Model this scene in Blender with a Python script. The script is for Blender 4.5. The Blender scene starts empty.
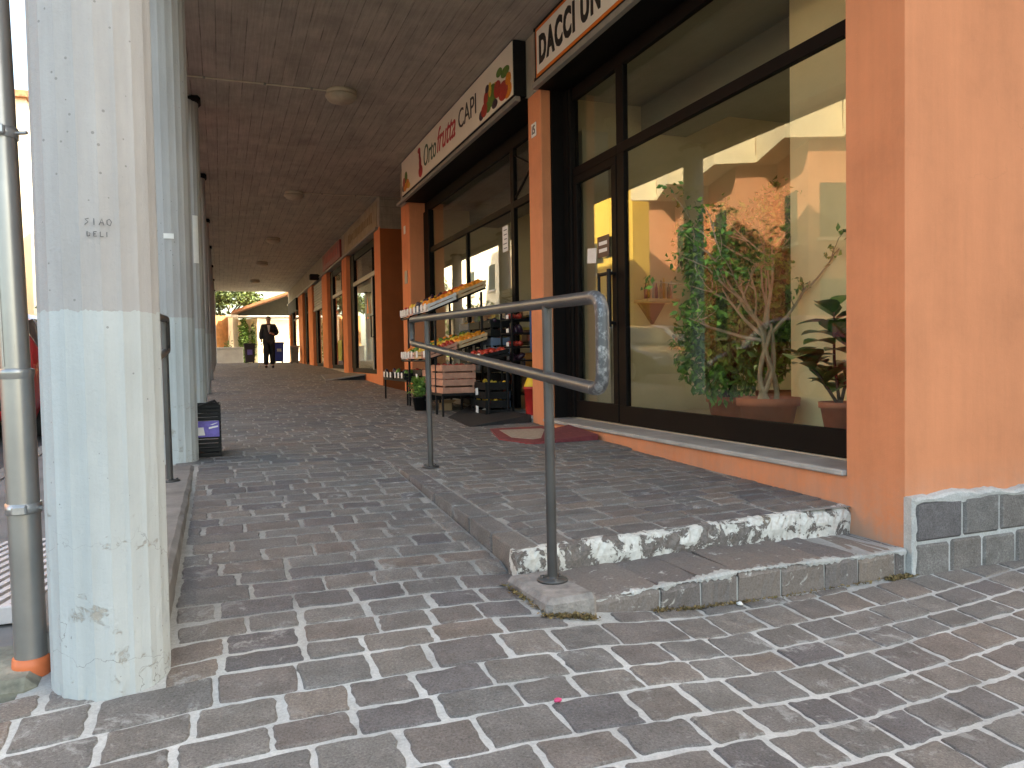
import bpy, math, random
from mathutils import Vector, Matrix, Euler
import bisect
random.seed(7)
SC = bpy.context.scene
COL = SC.collection
R_ = math.radians
PI = math.pi

# ------------------------------------------------------------------ helpers
class MB:
    """collects shapes (world coordinates) and links them as ONE mesh object"""
    def __init__(s): s.v = []; s.f = []; s.m = []; s.mi = 0; s.sm = []; s.smooth = False
    def add(s, vs, fs):
        o = len(s.v); s.v += [tuple(p) for p in vs]
        for f in fs: s.f.append(tuple(i + o for i in f)); s.m.append(s.mi); s.sm.append(s.smooth)
        return s
    def box(s, a, b, rot=None, piv=None):
        x0, y0, z0 = a; x1, y1, z1 = b
        vs = [Vector(p) for p in ((x0,y0,z0),(x1,y0,z0),(x1,y1,z0),(x0,y1,z0),(x0,y0,z1),(x1,y0,z1),(x1,y1,z1),(x0,y1,z1))]
        if rot is not None:
            pv = Vector(piv) if piv is not None else (Vector(a) + Vector(b)) / 2
            vs = [pv + rot @ (p - pv) for p in vs]
        return s.add(vs, [(0,3,2,1),(4,5,6,7),(0,1,5,4),(1,2,6,5),(2,3,7,6),(3,0,4,7)])
    def bbox(s, a, b, c=.006, rot=None, piv=None):
        """box with chamfered edges (all 12)"""
        x0, y0, z0 = a; x1, y1, z1 = b
        c = min(c, (x1-x0)/2.2, (y1-y0)/2.2, (z1-z0)/2.2)
        vs = []; idx = {}
        for i, (X, sx) in enumerate(((x0,1),(x1,-1))):
            for j, (Y, sy) in enumerate(((y0,1),(y1,-1))):
                for k, (Z, sz) in enumerate(((z0,1),(z1,-1))):
                    for ax in range(3):
                        p = [X + sx*c, Y + sy*c, Z + sz*c]
                        p[ax] = (X, Y, Z)[ax]
                        idx[(i,j,k,ax)] = len(vs); vs.append(Vector(p))
        fs = []
        for i in (0,1):
            q = [idx[(i,0,0,0)], idx[(i,1,0,0)], idx[(i,1,1,0)], idx[(i,0,1,0)]]; fs.append(q if i else q[::-1])
            q = [idx[(0,i,0,1)], idx[(0,i,1,1)], idx[(1,i,1,1)], idx[(1,i,0,1)]]; fs.append(q if i else q[::-1])
            q = [idx[(0,0,i,2)], idx[(1,0,i,2)], idx[(1,1,i,2)], idx[(0,1,i,2)]]; fs.append(q if i else q[::-1])
        for i in (0,1):
            for j in (0,1):
                fs.append([idx[(i,j,0,0)], idx[(i,j,1,0)], idx[(i,j,1,1)], idx[(i,j,0,1)]])
                fs.append([idx[(i,0,j,0)], idx[(i,1,j,0)], idx[(i,1,j,2)], idx[(i,0,j,2)]])
                fs.append([idx[(0,i,j,1)], idx[(1,i,j,1)], idx[(1,i,j,2)], idx[(0,i,j,2)]])
                for k in (0,1): fs.append([idx[(i,j,k,0)], idx[(i,j,k,1)], idx[(i,j,k,2)]])
        if rot is not None:
            pv = Vector(piv) if piv is not None else (Vector(a) + Vector(b)) / 2
            vs = [pv + rot @ (p - pv) for p in vs]
        return s.add(vs, fs)
    def tube(s, pts, r, n=12, caps=True):
        pts = [Vector(p) for p in pts]
        rs = r if isinstance(r, (list, tuple)) else [r]*len(pts)
        o = len(s.v); prev = None; vs = []
        for i, p in enumerate(pts):
            t = (pts[min(i+1, len(pts)-1)] - pts[max(i-1, 0)]).normalized()
            if prev is None:
                u = t.orthogonal().normalized()
            else:
                u = prev - t * prev.dot(t)
                u = u.normalized() if u.length > 1e-6 else t.orthogonal().normalized()
            prev = u; w = t.cross(u)
            for k in range(n):
                a = 2*PI*k/n; vs.append(p + (u*math.cos(a) + w*math.sin(a)) * rs[i])
        fs = []
        for i in range(len(pts)-1):
            for k in range(n):
                a = i*n+k; b = i*n+(k+1) % n
                fs.append((a, b, b+n, a+n))
        sm = s.smooth; s.smooth = True; s.add(vs, fs); s.smooth = False
        if caps: s.add([vs[k] for k in range(n)], [tuple(range(n))[::-1]]); s.add(vs[-n:], [tuple(range(n))])
        s.smooth = sm
        return s
    def lathe(s, c, prof, n=20, smooth=True, axis='Z'):
        c = Vector(c); vs = []; fs = []
        for r, z in prof:
            for k in range(n):
                a = 2*PI*k/n
                p = (r*math.cos(a), r*math.sin(a), z)
                if axis == 'Y': p = (p[0], p[2], p[1])
                if axis == 'X': p = (p[2], p[0], p[1])
                vs.append(c + Vector(p))
        for i in range(len(prof)-1):
            for k in range(n):
                a = i*n+k; b = i*n+(k+1) % n
                fs.append((a, b, b+n, a+n))
        sm = s.smooth; s.smooth = smooth; s.add(vs, fs); s.smooth = sm
        return s
    def prism(s, poly, d):
        """extrude a planar polygon (world points) by vector d"""
        n = len(poly); d = Vector(d); P = [Vector(p) for p in poly]
        fs = [tuple(range(n))[::-1], tuple(range(n, 2*n))] + [(i, (i+1) % n, n+(i+1) % n, n+i) for i in range(n)]
        return s.add(P + [p + d for p in P], fs)
    def quad(s, *p): return s.add(p, [tuple(range(len(p)))])
    def ball(s, c, r, n=8, m=6, sc=(1,1,1)):
        prof = [(max(1e-4, math.sin(PI*i/m)), -math.cos(PI*i/m)) for i in range(m+1)]
        vs = []; fs = []; c = Vector(c)
        for q, z in prof:
            for k in range(n):
                a = 2*PI*k/n; vs.append(c + Vector((q*math.cos(a)*r*sc[0], q*math.sin(a)*r*sc[1], z*r*sc[2])))
        for i in range(m):
            for k in range(n):
                a = i*n+k; b = i*n+(k+1) % n; fs.append((a, b, b+n, a+n))
        sm = s.smooth; s.smooth = True; s.add(vs, fs); s.smooth = sm
        return s
    def build(s, name, mat, parent=None, origin=None, fix=True):
        me = bpy.data.meshes.new(name)
        off = wloc(parent) if parent is not None else Vector(origin or (0,0,0))
        me.from_pydata([tuple(Vector(p) - off) for p in s.v], [], s.f)
        mats = mat if isinstance(mat, (list, tuple)) else [mat]
        for m in mats: me.materials.append(m)
        me.polygons.foreach_set('material_index', s.m)
        me.polygons.foreach_set('use_smooth', s.sm)
        me.update()
        if fix:
            import bmesh
            bm = bmesh.new(); bm.from_mesh(me); bmesh.ops.recalc_face_normals(bm, faces=bm.faces); bm.to_mesh(me); bm.free()
        o = bpy.data.objects.new(name, me); COL.objects.link(o)
        if parent is not None: o.parent = parent
        else: o.location = off
        return o

def wloc(o):
    p = Vector((0,0,0))
    while o is not None: p = p + o.location; o = o.parent
    return p
def tag(o, label=None, cat=None, group=None, kind=None):
    if label: o['label'] = label
    if cat: o['category'] = cat
    if group: o['group'] = group
    if kind: o['kind'] = kind
    return o
def thing(name, label, cat, loc=(0,0,0), group=None):
    o = bpy.data.objects.new(name, None); o.empty_display_size = .1; o.location = loc; COL.objects.link(o)
    return tag(o, label, cat, group)
def copy_tree(o, parent=None):
    c = o.copy(); COL.objects.link(c); c.parent = parent
    for ch in list(o.children): copy_tree(ch, c)
    return c
def text_mesh(txt, size, mat, name, parent, pos, xdir=(0,-1,0), ydir=(0,0,1), sx=1.0, bold=0.0, shear=0.0, depth=.003, align='LEFT', spacing=1.0):
    cu = bpy.data.curves.new('txt', 'FONT'); cu.body = txt; cu.size = size; cu.offset = bold; cu.shear = shear; cu.extrude = depth
    cu.align_x = align; cu.space_character = spacing; cu.resolution_u = 3
    ob = bpy.data.objects.new('txt', cu); COL.objects.link(ob)
    dg = bpy.context.evaluated_depsgraph_get(); dg.update()
    me = bpy.data.meshes.new_from_object(ob.evaluated_get(dg))
    bpy.data.objects.remove(ob)
    X = Vector(xdir); Y = Vector(ydir); Z = X.cross(Y)
    off = Vector(pos) - wloc(parent)
    for v in me.vertices:
        p = X*(v.co.x*sx) + Y*v.co.y + Z*v.co.z
        v.co = off + p
    me.materials.clear(); me.materials.append(mat); me.name = name
    o = bpy.data.objects.new(name, me); COL.objects.link(o); o.parent = parent
    return o
def interp(x, xs, ys):
    if x <= xs[0]: return ys[0]
    if x >= xs[-1]: return ys[-1]
    i = bisect.bisect_right(xs, x) - 1
    return ys[i] + (ys[i+1]-ys[i])*(x-xs[i])/(xs[i+1]-xs[i])
U = random.uniform

# ------------------------------------------------------------------ materials
class NT:
    def __init__(s, name):
        s.mat = bpy.data.materials.new(name); s.mat.use_nodes = True
        s.t = s.mat.node_tree; s.b = s.t.nodes['Principled BSDF']; s.out = s.t.nodes['Material Output']
        s._co = None
    def n(s, typ, **kw):
        nd = s.t.nodes.new(typ)
        for k, v in kw.items(): setattr(nd, k, v)
        return nd
    def l(s, a, b): s.t.links.new(a, b)
    def co(s):
        if s._co is None: s._co = s.n('ShaderNodeTexCoord').outputs['Object']
        return s._co
    def noise(s, scale, detail=4, rough=.55, vec=None, dist=0):
        nd = s.n('ShaderNodeTexNoise'); nd.inputs['Scale'].default_value = scale
        nd.inputs['Detail'].default_value = detail; nd.inputs['Roughness'].default_value = rough
        nd.inputs['Distortion'].default_value = dist
        s.l(vec if vec is not None else s.co(), nd.inputs['Vector']); return nd.outputs['Fac']
    def ramp(s, fac, stops, interp='LINEAR'):
        nd = s.n('ShaderNodeValToRGB'); cr = nd.color_ramp; cr.interpolation = interp
        while len(cr.elements) < len(stops): cr.elements.new(.5)
        for e, (p, c) in zip(cr.elements, stops):
            e.position = p; e.color = (*c, 1) if isinstance(c, (tuple, list)) else (c, c, c, 1)
        s.l(fac, nd.inputs['Fac']); return nd.outputs['Color']
    def mix(s, fac, a, b, mode='MIX'):
        nd = s.n('ShaderNodeMix', data_type='RGBA', blend_type=mode)
        for sock, v in ((nd.inputs[0], fac), (nd.inputs[6], a), (nd.inputs[7], b)):
            if isinstance(v, (int, float)): sock.default_value = v if sock == nd.inputs[0] else (v, v, v, 1)
            elif isinstance(v, (tuple, list)): sock.default_value = (*v, 1)
            else: s.l(v, sock)
        return nd.outputs[2]
    def math(s, op, a, b=None, clamp=False):
        nd = s.n('ShaderNodeMath', operation=op, use_clamp=clamp)
        for sock, v in zip(nd.inputs, (a, b)):
            if v is None: continue
            if isinstance(v, (int, float)): sock.default_value = v
            else: s.l(v, sock)
        return nd.outputs[0]
    def xyz(s):
        nd = s.n('ShaderNodeSeparateXYZ'); s.l(s.co(), nd.inputs[0]); return nd.outputs
    def mapping(s, scale=(1,1,1), loc=(0,0,0)):
        nd = s.n('ShaderNodeMapping'); nd.inputs['Scale'].default_value = scale; nd.inputs['Location'].default_value = loc
        s.l(s.co(), nd.inputs['Vector']); return nd.outputs[0]
    def island(s): return s.n('ShaderNodeNewGeometry').outputs['Random Per Island']
    def objrand(s): return s.n('ShaderNodeObjectInfo').outputs['Random']
    def bump(s, h, strength=.3, dist=.01):
        nd = s.n('ShaderNodeBump'); nd.inputs['Strength'].default_value = strength; nd.inputs['Distance'].default_value = dist
        s.l(h, nd.inputs['Height']); s.l(nd.outputs[0], s.b.inputs['Normal'])
    def fin(s, color=None, rough=.6, metal=0., spec=None):
        b = s.b
        if color is not None:
            if isinstance(color, (tuple, list)): b.inputs['Base Color'].default_value = (*color, 1)
            else: s.l(color, b.inputs['Base Color'])
        if isinstance(rough, (int, float)): b.inputs['Roughness'].default_value = rough
        else: s.l(rough, b.inputs['Roughness'])
        b.inputs['Metallic'].default_value = metal
        if spec is not None: b.inputs['Specular IOR Level'].default_value = spec
        return s.mat

def sc(c, k): return tuple(max(0, x*k) for x in c)
def plain(name, col, rough=.6, metal=0., var=.18, scale=9, bump=.15, bscale=90, bdist=.003, spec=None):
    m = NT(name)
    f = m.noise(scale, 5, .6)
    c = m.ramp(f, [(.3, sc(col, 1-var)), (.7, sc(col, 1+var))])
    if bump: m.bump(m.noise(bscale, 3), bump, bdist)
    return m.fin(c, rough, metal, spec)
def leafmat(name, a, b, rough=.5):
    m = NT(name)
    c = m.ramp(m.island(), [(0, a), (.7, b), (1, sc(b, 1.5))])
    mt = m.fin(c, rough)
    return mt
def random_colours(name, cols, rough=.5, bump=0):
    m = NT(name)
    n = len(cols)
    c = m.ramp(m.island(), [(i/n, c) for i, c in enumerate(cols)], 'CONSTANT')
    return m.fin(c, rough)

M = {}
# porphyry stones
m = NT('porphyry')
isl = m.ramp(m.island(), [(0,(.120,.113,.116)), (.14,(.160,.148,.140)), (.28,(.190,.170,.154)), (.42,(.138,.132,.128)), (.56,(.178,.168,.160)), (.68,(.205,.168,.144)), (.80,(.130,.121,.124)), (.9,(.170,.148,.134)), (1,(.195,.186,.176))])
grain = m.noise(130, 6, .85)
big = m.noise(9, 5, .65)
c = m.mix(1, isl, m.ramp(grain, [(.32,.34),(.47,.98),(.58,1.27),(.70,2.3)]), 'MULTIPLY')
c = m.mix(1, c, m.ramp(big, [(.25,.7),(.75,1.3)]), 'MULTIPLY')
chalk = m.math('MULTIPLY', m.ramp(m.noise(7, 10, .78, dist=.5), [(.55,0),(.62,1)]), m.ramp(m.noise(1.3, 3), [(.46,0),(.60,.75)]))
c = m.mix(chalk, c, (.40,.40,.39))
m.bump(m.math('ADD', m.math('MULTIPLY', m.noise(60, 8, .78), 1.0), m.math('MULTIPLY', m.noise(16, 4), .8)), .8, .014)
M['stone'] = m.fin(c, m.ramp(big, [(.3,.55),(.7,.8)]), 0, .35)
# mortar
m = NT('mortar')
c = m.ramp(m.noise(3.1, 8, .7), [(.3,(.33,.328,.318)),(.55,(.485,.485,.47)),(.75,(.63,.63,.615))])
c = m.mix(1, c, m.ramp(m.noise(120, 5, .7), [(.2,.7),(.8,1.25)]), 'MULTIPLY')
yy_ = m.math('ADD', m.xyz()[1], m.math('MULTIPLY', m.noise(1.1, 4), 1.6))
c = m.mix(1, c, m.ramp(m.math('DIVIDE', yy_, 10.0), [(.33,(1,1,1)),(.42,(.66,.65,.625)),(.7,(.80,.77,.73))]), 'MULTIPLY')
m.bump(m.noise(70, 6, .7), .6, .006)
M['mortar'] = m.fin(c, .9, 0, .2)
# orange plaster
def plaster(name, col):
    m = NT(name)
    f = m.noise(1.2, 7, .65)
    c = m.ramp(f, [(.25, sc(col,.80)), (.5, col), (.8, sc(col,1.12))])
    c = m.mix(m.ramp(m.noise(6, 6, .7, vec=m.mapping((1,1,.25))), [(.55,0),(.8,.25)]), c, sc(col,.72))
    c = m.mix(m.ramp(m.noise(90, 2), [(.70,0),(.76,.5)]), c, sc(col,1.35))
    c = m.mix(m.ramp(m.noise(.7, 6, .6, vec=m.mapping((1,1,1),(3,8,1))), [(.50,0),(.72,.35)]), c, sc(col,1.18))
    low_ = m.math('SUBTRACT', 1.0, m.math('DIVIDE', m.math('SUBTRACT', m.xyz()[2], .05), .5), True)
    c = m.mix(m.math('MULTIPLY', low_, m.ramp(m.noise(5, 6, .7), [(.36,0),(.60,.75)])), c, (.33,.27,.22))
    vo = m.n('ShaderNodeTexVoronoi', feature='DISTANCE_TO_EDGE'); vo.inputs['Scale'].default_value = .8; nn = m.n('ShaderNodeTexNoise'); nn.inputs['Scale'].default_value = 3.5; nn.inputs['Detail'].default_value = 7; m.l(m.co(), nn.inputs['Vector'])
    mm = m.n('ShaderNodeMix', data_type='RGBA', blend_type='ADD'); mm.inputs[0].default_value = .45; m.l(m.co(), mm.inputs[6]); m.l(nn.outputs['Color'], mm.inputs[7]); m.l(mm.outputs[2], vo.inputs['Vector'])
    cr = m.math('MULTIPLY', m.math('LESS_THAN', vo.outputs['Distance'], .0012), m.ramp(m.noise(1.1, 3), [(.54,0),(.62,.22)]))
    c = m.mix(cr, c, sc(col,.45))
    c = m.mix(1, c, m.ramp(m.noise(9, 5, .7, vec=m.mapping((1,1,.07))), [(.35,.95),(.65,1.03)]), 'MULTIPLY')
    m.bump(m.math('ADD', m.noise(160, 4, .7), m.math('MULTIPLY', m.noise(6, 5), 3.)), .35, .005)
    return m.fin(c, .85, 0, .25)
M['orange'] = plaster('orange_plaster', (.64,.245,.120))
M['brown_plaster'] = plaster('rust_plaster', (.27,.080,.025))
# bare concrete
def concrete(name, col, boards=None):
    m = NT(name)
    c = m.ramp(m.noise(2.2, 8, .68), [(.25, sc(col,.72)), (.55, col), (.8, sc(col,1.2))])
    if boards:
        ax, w = boards
        x = m.xyz()[ax]
        w_ = m.math('ADD', m.math('DIVIDE', x, w), 100)
        # panels 2 m long staggered: each board gets its own tone
        y = m.xyz()[1]
        fl = m.math('FLOOR', w_)
        wn = m.n('ShaderNodeTexWhiteNoise', noise_dimensions='1D'); m.l(fl, wn.inputs['W'])
        cb = m.n('ShaderNodeCombineXYZ'); m.l(fl, cb.inputs[0]); m.l(m.math('MULTIPLY', y, .22), cb.inputs[1])
        c = m.mix(1, c, m.ramp(m.noise(3.1, 3, .6, vec=cb.outputs[0]), [(.25,.86),(.75,1.12)]), 'MULTIPLY')
        grain_ = m.noise(3.0, 7, .7, vec=m.mapping((13,.45,1)))
        c = m.mix(1, c, m.ramp(grain_, [(.3,.82),(.7,1.14)]), 'MULTIPLY')
        fr = m.math('FRACT', w_)
        edge = m.math('LESS_THAN', m.math('MINIMUM', fr, m.math('SUBTRACT', 1, fr)), .035)
        cb2 = m.n('ShaderNodeCombineXYZ'); m.l(m.math('ROUND', w_), cb2.inputs[0]); m.l(m.math('MULTIPLY', y, .35), cb2.inputs[1])
        edge = m.math('MULTIPLY', edge, m.ramp(m.noise(5.3, 4, .65, vec=cb2.outputs[0]), [(.40,.05),(.62,1)]))
        c = m.mix(edge, c, sc(col,.45))
        h = m.math('ADD', m.math('MULTIPLY', edge, -2), m.math('ADD', wn.outputs['Value'], grain_))
        m.bump(h, .7, .006)
    else:
        m.bump(m.noise(40, 6, .7), .35, .005)
    return m.fin(c, .85, 0, .25)
M['ceiling'] = concrete('board_marked_concrete', (.44,.405,.345), (0, .155))
M['concrete'] = concrete('bare_concrete', (.34,.32,.29))
M['fascia'] = concrete('fascia_concrete', (.36,.325,.27))
M['panel_concrete'] = concrete('panel_concrete', (.33,.29,.23), (2, .16))
# column : bare concrete above, pale paint below 1.15 m (object space, origin at the base)
m = NT('column_concrete')
z = m.xyz()[2]
up = m.ramp(m.noise(2.6, 7, .65, vec=m.mapping((1,1,.4))), [(.3,(.32,.312,.308)),(.6,(.385,.378,.376)),(.8,(.43,.424,.42))])
lo = m.ramp(m.noise(3.0, 7, .65, vec=m.mapping((1,1,.5))), [(.25,(.355,.385,.390)),(.55,(.420,.452,.458)),(.8,(.455,.487,.492))])
edge = m.math('LESS_THAN', m.math('ADD', z, m.math('MULTIPLY', m.math('SUBTRACT', m.noise(35, 3), .5), .03)), 1.150)
c = m.mix(edge, up, lo)
low = m.math('SUBTRACT', 1.0, m.math('DIVIDE', z, .85), True)      # wear is heavier towards the foot
wear = m.math('MULTIPLY', m.ramp(m.noise(7.5, 8, .75, dist=.4), [(.60,0),(.64,1)]), m.math('GREATER_THAN', m.math('ADD', low, m.noise(2.0, 3)), .80))
c = m.mix(m.math('MULTIPLY', wear, .75), c, m.ramp(m.noise(20, 4), [(.3,(.24,.21,.17)),(.7,(.40,.38,.34))]))
vor = m.n('ShaderNodeTexVoronoi'); vor.inputs['Scale'].default_value = 26; m.l(m.co(), vor.inputs['Vector'])
pit = m.math('LESS_THAN', vor.outputs['Distance'], m.ramp(m.noise(3, 2), [(.42,.02),(.64,.115)]))
c = m.mix(m.math('MULTIPLY', pit, .6), c, (.15,.145,.14))
vor2 = m.n('ShaderNodeTexVoronoi', feature='DISTANCE_TO_EDGE'); vor2.inputs['Scale'].default_value = 2.6
nv = m.n('ShaderNodeTexNoise'); nv.inputs['Scale'].default_value = 5; nv.inputs['Detail'].default_value = 6; m.l(m.co(), nv.inputs['Vector'])
mv = m.n('ShaderNodeMix', data_type='RGBA', blend_type='ADD'); mv.inputs[0].default_value = .5; m.l(m.co(), mv.inputs[6]); m.l(nv.outputs['Color'], mv.inputs[7]); m.l(mv.outputs[2], vor2.inputs['Vector'])
crack = m.math('MULTIPLY', m.math('LESS_THAN', vor2.outputs['Distance'], .003), m.ramp(m.math('ADD', low, m.math('MULTIPLY', m.noise(2.3, 3), .6)), [(.62,0),(.80,.6)]))
c = m.mix(crack, c, (.13,.12,.11))
rust = m.math('MULTIPLY', m.ramp(m.noise(6.3, 4, vec=m.mapping((1,1,.6),(3,1,2))), [(.70,0),(.76,.5)]), low)
c = m.mix(rust, c, (.32,.15,.06))
streak = m.ramp(m.noise(14, 5, .65, vec=m.mapping((1,1,.06))), [(.35,.93),(.65,1.04)])
c = m.mix(1, c, streak, 'MULTIPLY')
m.bump(m.math('ADD', m.math('ADD', m.noise(60, 6, .7), m.math('MULTIPLY', wear, -2.2)), m.math('MULTIPLY', pit, -2.)), .5, .006)
M['column'] = m.fin(c, .8, 0, .25)
# chipped white riser over stone
m = NT('chipped_white_riser')
f = m.noise(9, 9, .72, dist=.5)
x_ = m.xyz()[0]
bias = m.math('MULTIPLY', m.math('SUBTRACT', x_, 2.3), .035)
f2 = m.math('ADD', f, bias)
c = m.ramp(m.noise(60, 5, .7), [(.3,(.10,.09,.085)),(.7,(.23,.20,.18))])
c = m.mix(m.ramp(f2, [(.470,0),(.490,1)]), c, m.ramp(m.noise(40, 5), [(.3,(.46,.45,.415)),(.7,(.66,.65,.61))]))
c = m.mix(m.ramp(m.noise(4, 4, vec=m.mapping((1,1,1),(5,5,5))), [(.62,0),(.68,.5)]), c, (.45,.33,.18))
m.bump(m.math('ADD', m.math('MULTIPLY', m.ramp(f2, [(.455,0),(.475,1)]), 1.5), m.noise(60, 5)), .6, .006)
M['riser'] = m.fin(c, .85, 0, .2)
# step stone with pale worn nosing
m = NT('step_stone')
isl = m.ramp(m.island(), [(0,(.125,.110,.105)),(.5,(.165,.145,.135)),(.8,(.20,.165,.14)),(1,(.13,.12,.12))])
c = m.mix(1, isl, m.ramp(m.noise(110, 6, .72), [(.25,.6),(.75,1.45)]), 'MULTIPLY')
c = m.mix(m.ramp(m.noise(11, 8, .72, dist=.5), [(.60,0),(.66,.9)]), c, (.50,.49,.46))
m.bump(m.noise(45, 7, .7), .5, .01)
M['step'] = m.fin(c, .75, 0, .3)
# grey rail paint with chips
m = NT('chipped_rail_paint')
f = m.noise(26, 9, .75)
c = m.ramp(m.noise(5, 4), [(.3,(.052,.050,.049)),(.7,(.085,.083,.082))])
c = m.mix(m.ramp(f, [(.68,0),(.70,.7)]), c, (.42,.41,.39))
c = m.mix(m.ramp(m.noise(13, 6, .7, vec=m.mapping((1,1,1),(4,2,7))), [(.68,0),(.72,.7)]), c, (.12,.075,.05))
m.bump(m.noise(90, 4), .25, .002)
M['rail'] = m.fin(c, .38, .35)
m = NT('worn_rail_end')
f = m.noise(30, 9, .72)
c = m.ramp(f, [(.50,(.070,.072,.076)),(.56,(.17,.175,.18)),(.66,(.33,.335,.34))])
m.bump(f, .4, .003)
M['rail_worn'] = m.fin(c, .42, .3)

M['frame'] = plain('dark_brown_aluminium', (.006,.0045,.004), .6, 0, .2, 3, .05, spec=.12)
M['black'] = plain('black_metal', (.007,.007,.008), .55, 0, .3, 8, .1, spec=.25)
M['black_plastic'] = plain('black_plastic', (.007,.0075,.008), .55, 0, .3, 8, .1, spec=.25)
M['lip'] = plain('grey_lip_metal', (.26,.245,.22), .5, .1, .12)
M['white'] = plain('white_paint', (.72,.71,.68), .6, 0, .06)
M['paper'] = plain('paper', (.74,.73,.71), .8, 0, .06, 20, 0)
M['sign_cream'] = plain('sign_cream_panel', (.84,.78,.66), .45, 0, .05, 2, 0)
M['sign_white'] = plain('sign_white_panel', (.86,.82,.74), .45, 0, .04, 2, 0)
M['sign_orange'] = plain('sign_orange_border', (.70,.17,.02), .5, 0, .08, 4, 0)
M['sign_red'] = plain('faded_red_sign', (.30,.045,.04), .5, 0, .3, 3, 0)
M['text_black'] = plain('black_lettering', (.015,.013,.012), .5, 0, .1, 9, 0)
M['text_green'] = plain('dark_green_lettering', (.02,.075,.03), .5, 0, .1, 9, 0)
M['text_red'] = plain('red_lettering', (.50,.018,.03), .5, 0, .1, 9, 0)
M['ink'] = plain('faint_marker_ink', (.09,.09,.10), .8, 0, .5, 60, 0)
M['marble'] = plain('grey_marble_sill', (.36,.355,.34), .45, 0, .25, 5, .1)
M['cream'] = plain('cream_interior_paint', (.90,.73,.44), .8, 0, .07, 2, .05)
M['beige'] = plain('beige_interior_paint', (.47,.42,.325), .8, 0, .09, 1.5, .05)
M['wall_dim'] = plain('ochre_interior_paint', (.56,.47,.32), .8, 0, .09, 1.5, .05)
M['olive'] = plain('interior_ceiling_paint', (.24,.225,.18), .85, 0, .07, 1.5, .05)
M['tile'] = plain('interior_floor_tile', (.42,.37,.28), .35, 0, .12, 2, 0)
M['terracotta'] = plain('terracotta', (.42,.135,.065), .8, 0, .15, 8, .2)
M['soil'] = plain('potting_soil', (.035,.025,.018), .95, 0, .4, 40, .5)
M['bark_pale'] = plain('pale_bark', (.34,.27,.18), .85, 0, .25, 14, .4, 60, .006)
M['bark'] = plain('dark_bark', (.085,.06,.042), .9, 0, .3, 14, .5, 40, .01)
M['leaf_ficus'] = leafmat('ficus_leaves', (.035,.10,.020), (.12,.25,.04), .5)
M['leaf_rubber'] = leafmat('rubber_leaves', (.030,.085,.028), (.09,.19,.04), .3)
M['leaf_basil'] = leafmat('bright_herb_leaves', (.06,.14,.02), (.16,.28,.05), .5)
M['leaf_tree'] = leafmat('tree_leaves', (.028,.05,.012), (.075,.115,.025), .55)
M['leaf_hedge'] = leafmat('hedge_leaves', (.03,.075,.012), (.09,.16,.03), .55)
M['straw'] = random_colours('dry_moss', [(.16,.105,.04),(.24,.17,.07),(.10,.07,.03),(.14,.11,.04)], .9)
M['asphalt'] = plain('asphalt', (.055,.055,.056), .85, 0, .25, 3, .5, 140, .006)
M['ground'] = plain('dusty_ground', (.12,.11,.09), .95, 0, .3, .6, .3, 20, .02)
M['kerb'] = plain('kerb_stone', (.20,.185,.17), .85, 0, .3, 5, .5, 60, .006)
M['zinc'] = plain('zinc_pipe', (.34,.335,.325), .36, .75, .12, 4, .05)
M['steel'] = plain('galvanised_clamp', (.45,.45,.45), .35, .8, .2, 30, .05)
M['orange_pvc'] = plain('orange_plastic_pipe', (.62,.155,.055), .5, 0, .12, 12, .1)
M['moss_concrete'] = plain('mossy_concrete', (.22,.215,.17), .95, 0, .5, 9, .6, 50, .01)
M['grate'] = plain('pale_grating_bars', (.55,.52,.52), .6, .1, .15, 9, .1)
M['pit'] = plain('dark_pit', (.012,.012,.012), .9, 0, .3)
M['mat_red'] = plain('red_carpet', (.225,.045,.045), .95, 0, .2, 30, .5, 300, .004)
M['mat_beige'] = plain('beige_carpet', (.40,.32,.25), .95, 0, .2, 30, .5, 300, .004)
M['rubber'] = plain('black_rubber_ramp', (.022,.022,.023), .7, 0, .3, 20, .4, 200, .004)
M['wood'] = plain('crate_wood', (.52,.36,.20), .75, 0, .22, 10, .2)
M['wood_pink'] = plain('pinkish_crate_wood', (.46,.225,.15), .75, 0, .22, 10, .2)
M['wood_fence'] = plain('fence_wood', (.50,.25,.10), .8, 0, .25, 4, .3)
M['card_white'] = plain('white_card', (.66,.62,.58), .75, 0, .1, 10, .1)
M['card_pink'] = plain('pink_card', (.62,.38,.33), .75, 0, .2, 10, .1)
M['card_brown'] = plain('brown_card', (.34,.22,.12), .85, 0, .15, 10, .1)
M['tray_blue'] = plain('blue_grey_tray', (.13,.18,.26), .5, 0, .15, 10, .05)
M['blue'] = plain('blue_plastic', (.02,.09,.24), .45, 0, .15, 10, .05)
M['purple'] = plain('purple_label', (.13,.10,.40), .5, 0, .25, 30, 0)
M['lamp_dome'] = plain('dusty_lamp_plastic', (.50,.44,.34), .5, 0, .12, 8, .05)
M['orange_fruit'] = plain('orange_peel', (.72,.24,.02), .45, 0, .15, 30, .3, 120, .002)
M['red_fruit'] = plain('red_fruit_skin', (.42,.035,.02), .35, 0, .3, 30, .05)
M['yellow_fruit'] = plain('yellow_fruit_skin', (.70,.44,.05), .4, 0, .2, 30, .05)
M['green_fruit'] = plain('green_vegetable', (.10,.20,.03), .5, 0, .3, 30, .2)
M['purple_fruit'] = plain('dark_aubergine_skin', (.035,.012,.03), .3, 0, .3, 30, .05)
M['yellow'] = plain('yellow_plastic', (.72,.48,.03), .5, 0, .1, 10, .05)
M['red'] = plain('red_plastic', (.42,.02,.02), .45, 0, .15, 10, .05)
M['notice'] = plain('dark_notice', (.07,.035,.03), .5, 0, .2, 30, 0)
M['jacket'] = plain('navy_black_jacket', (.014,.015,.020), .85, 0, .3, 12, .3, 60, .01)
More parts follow.
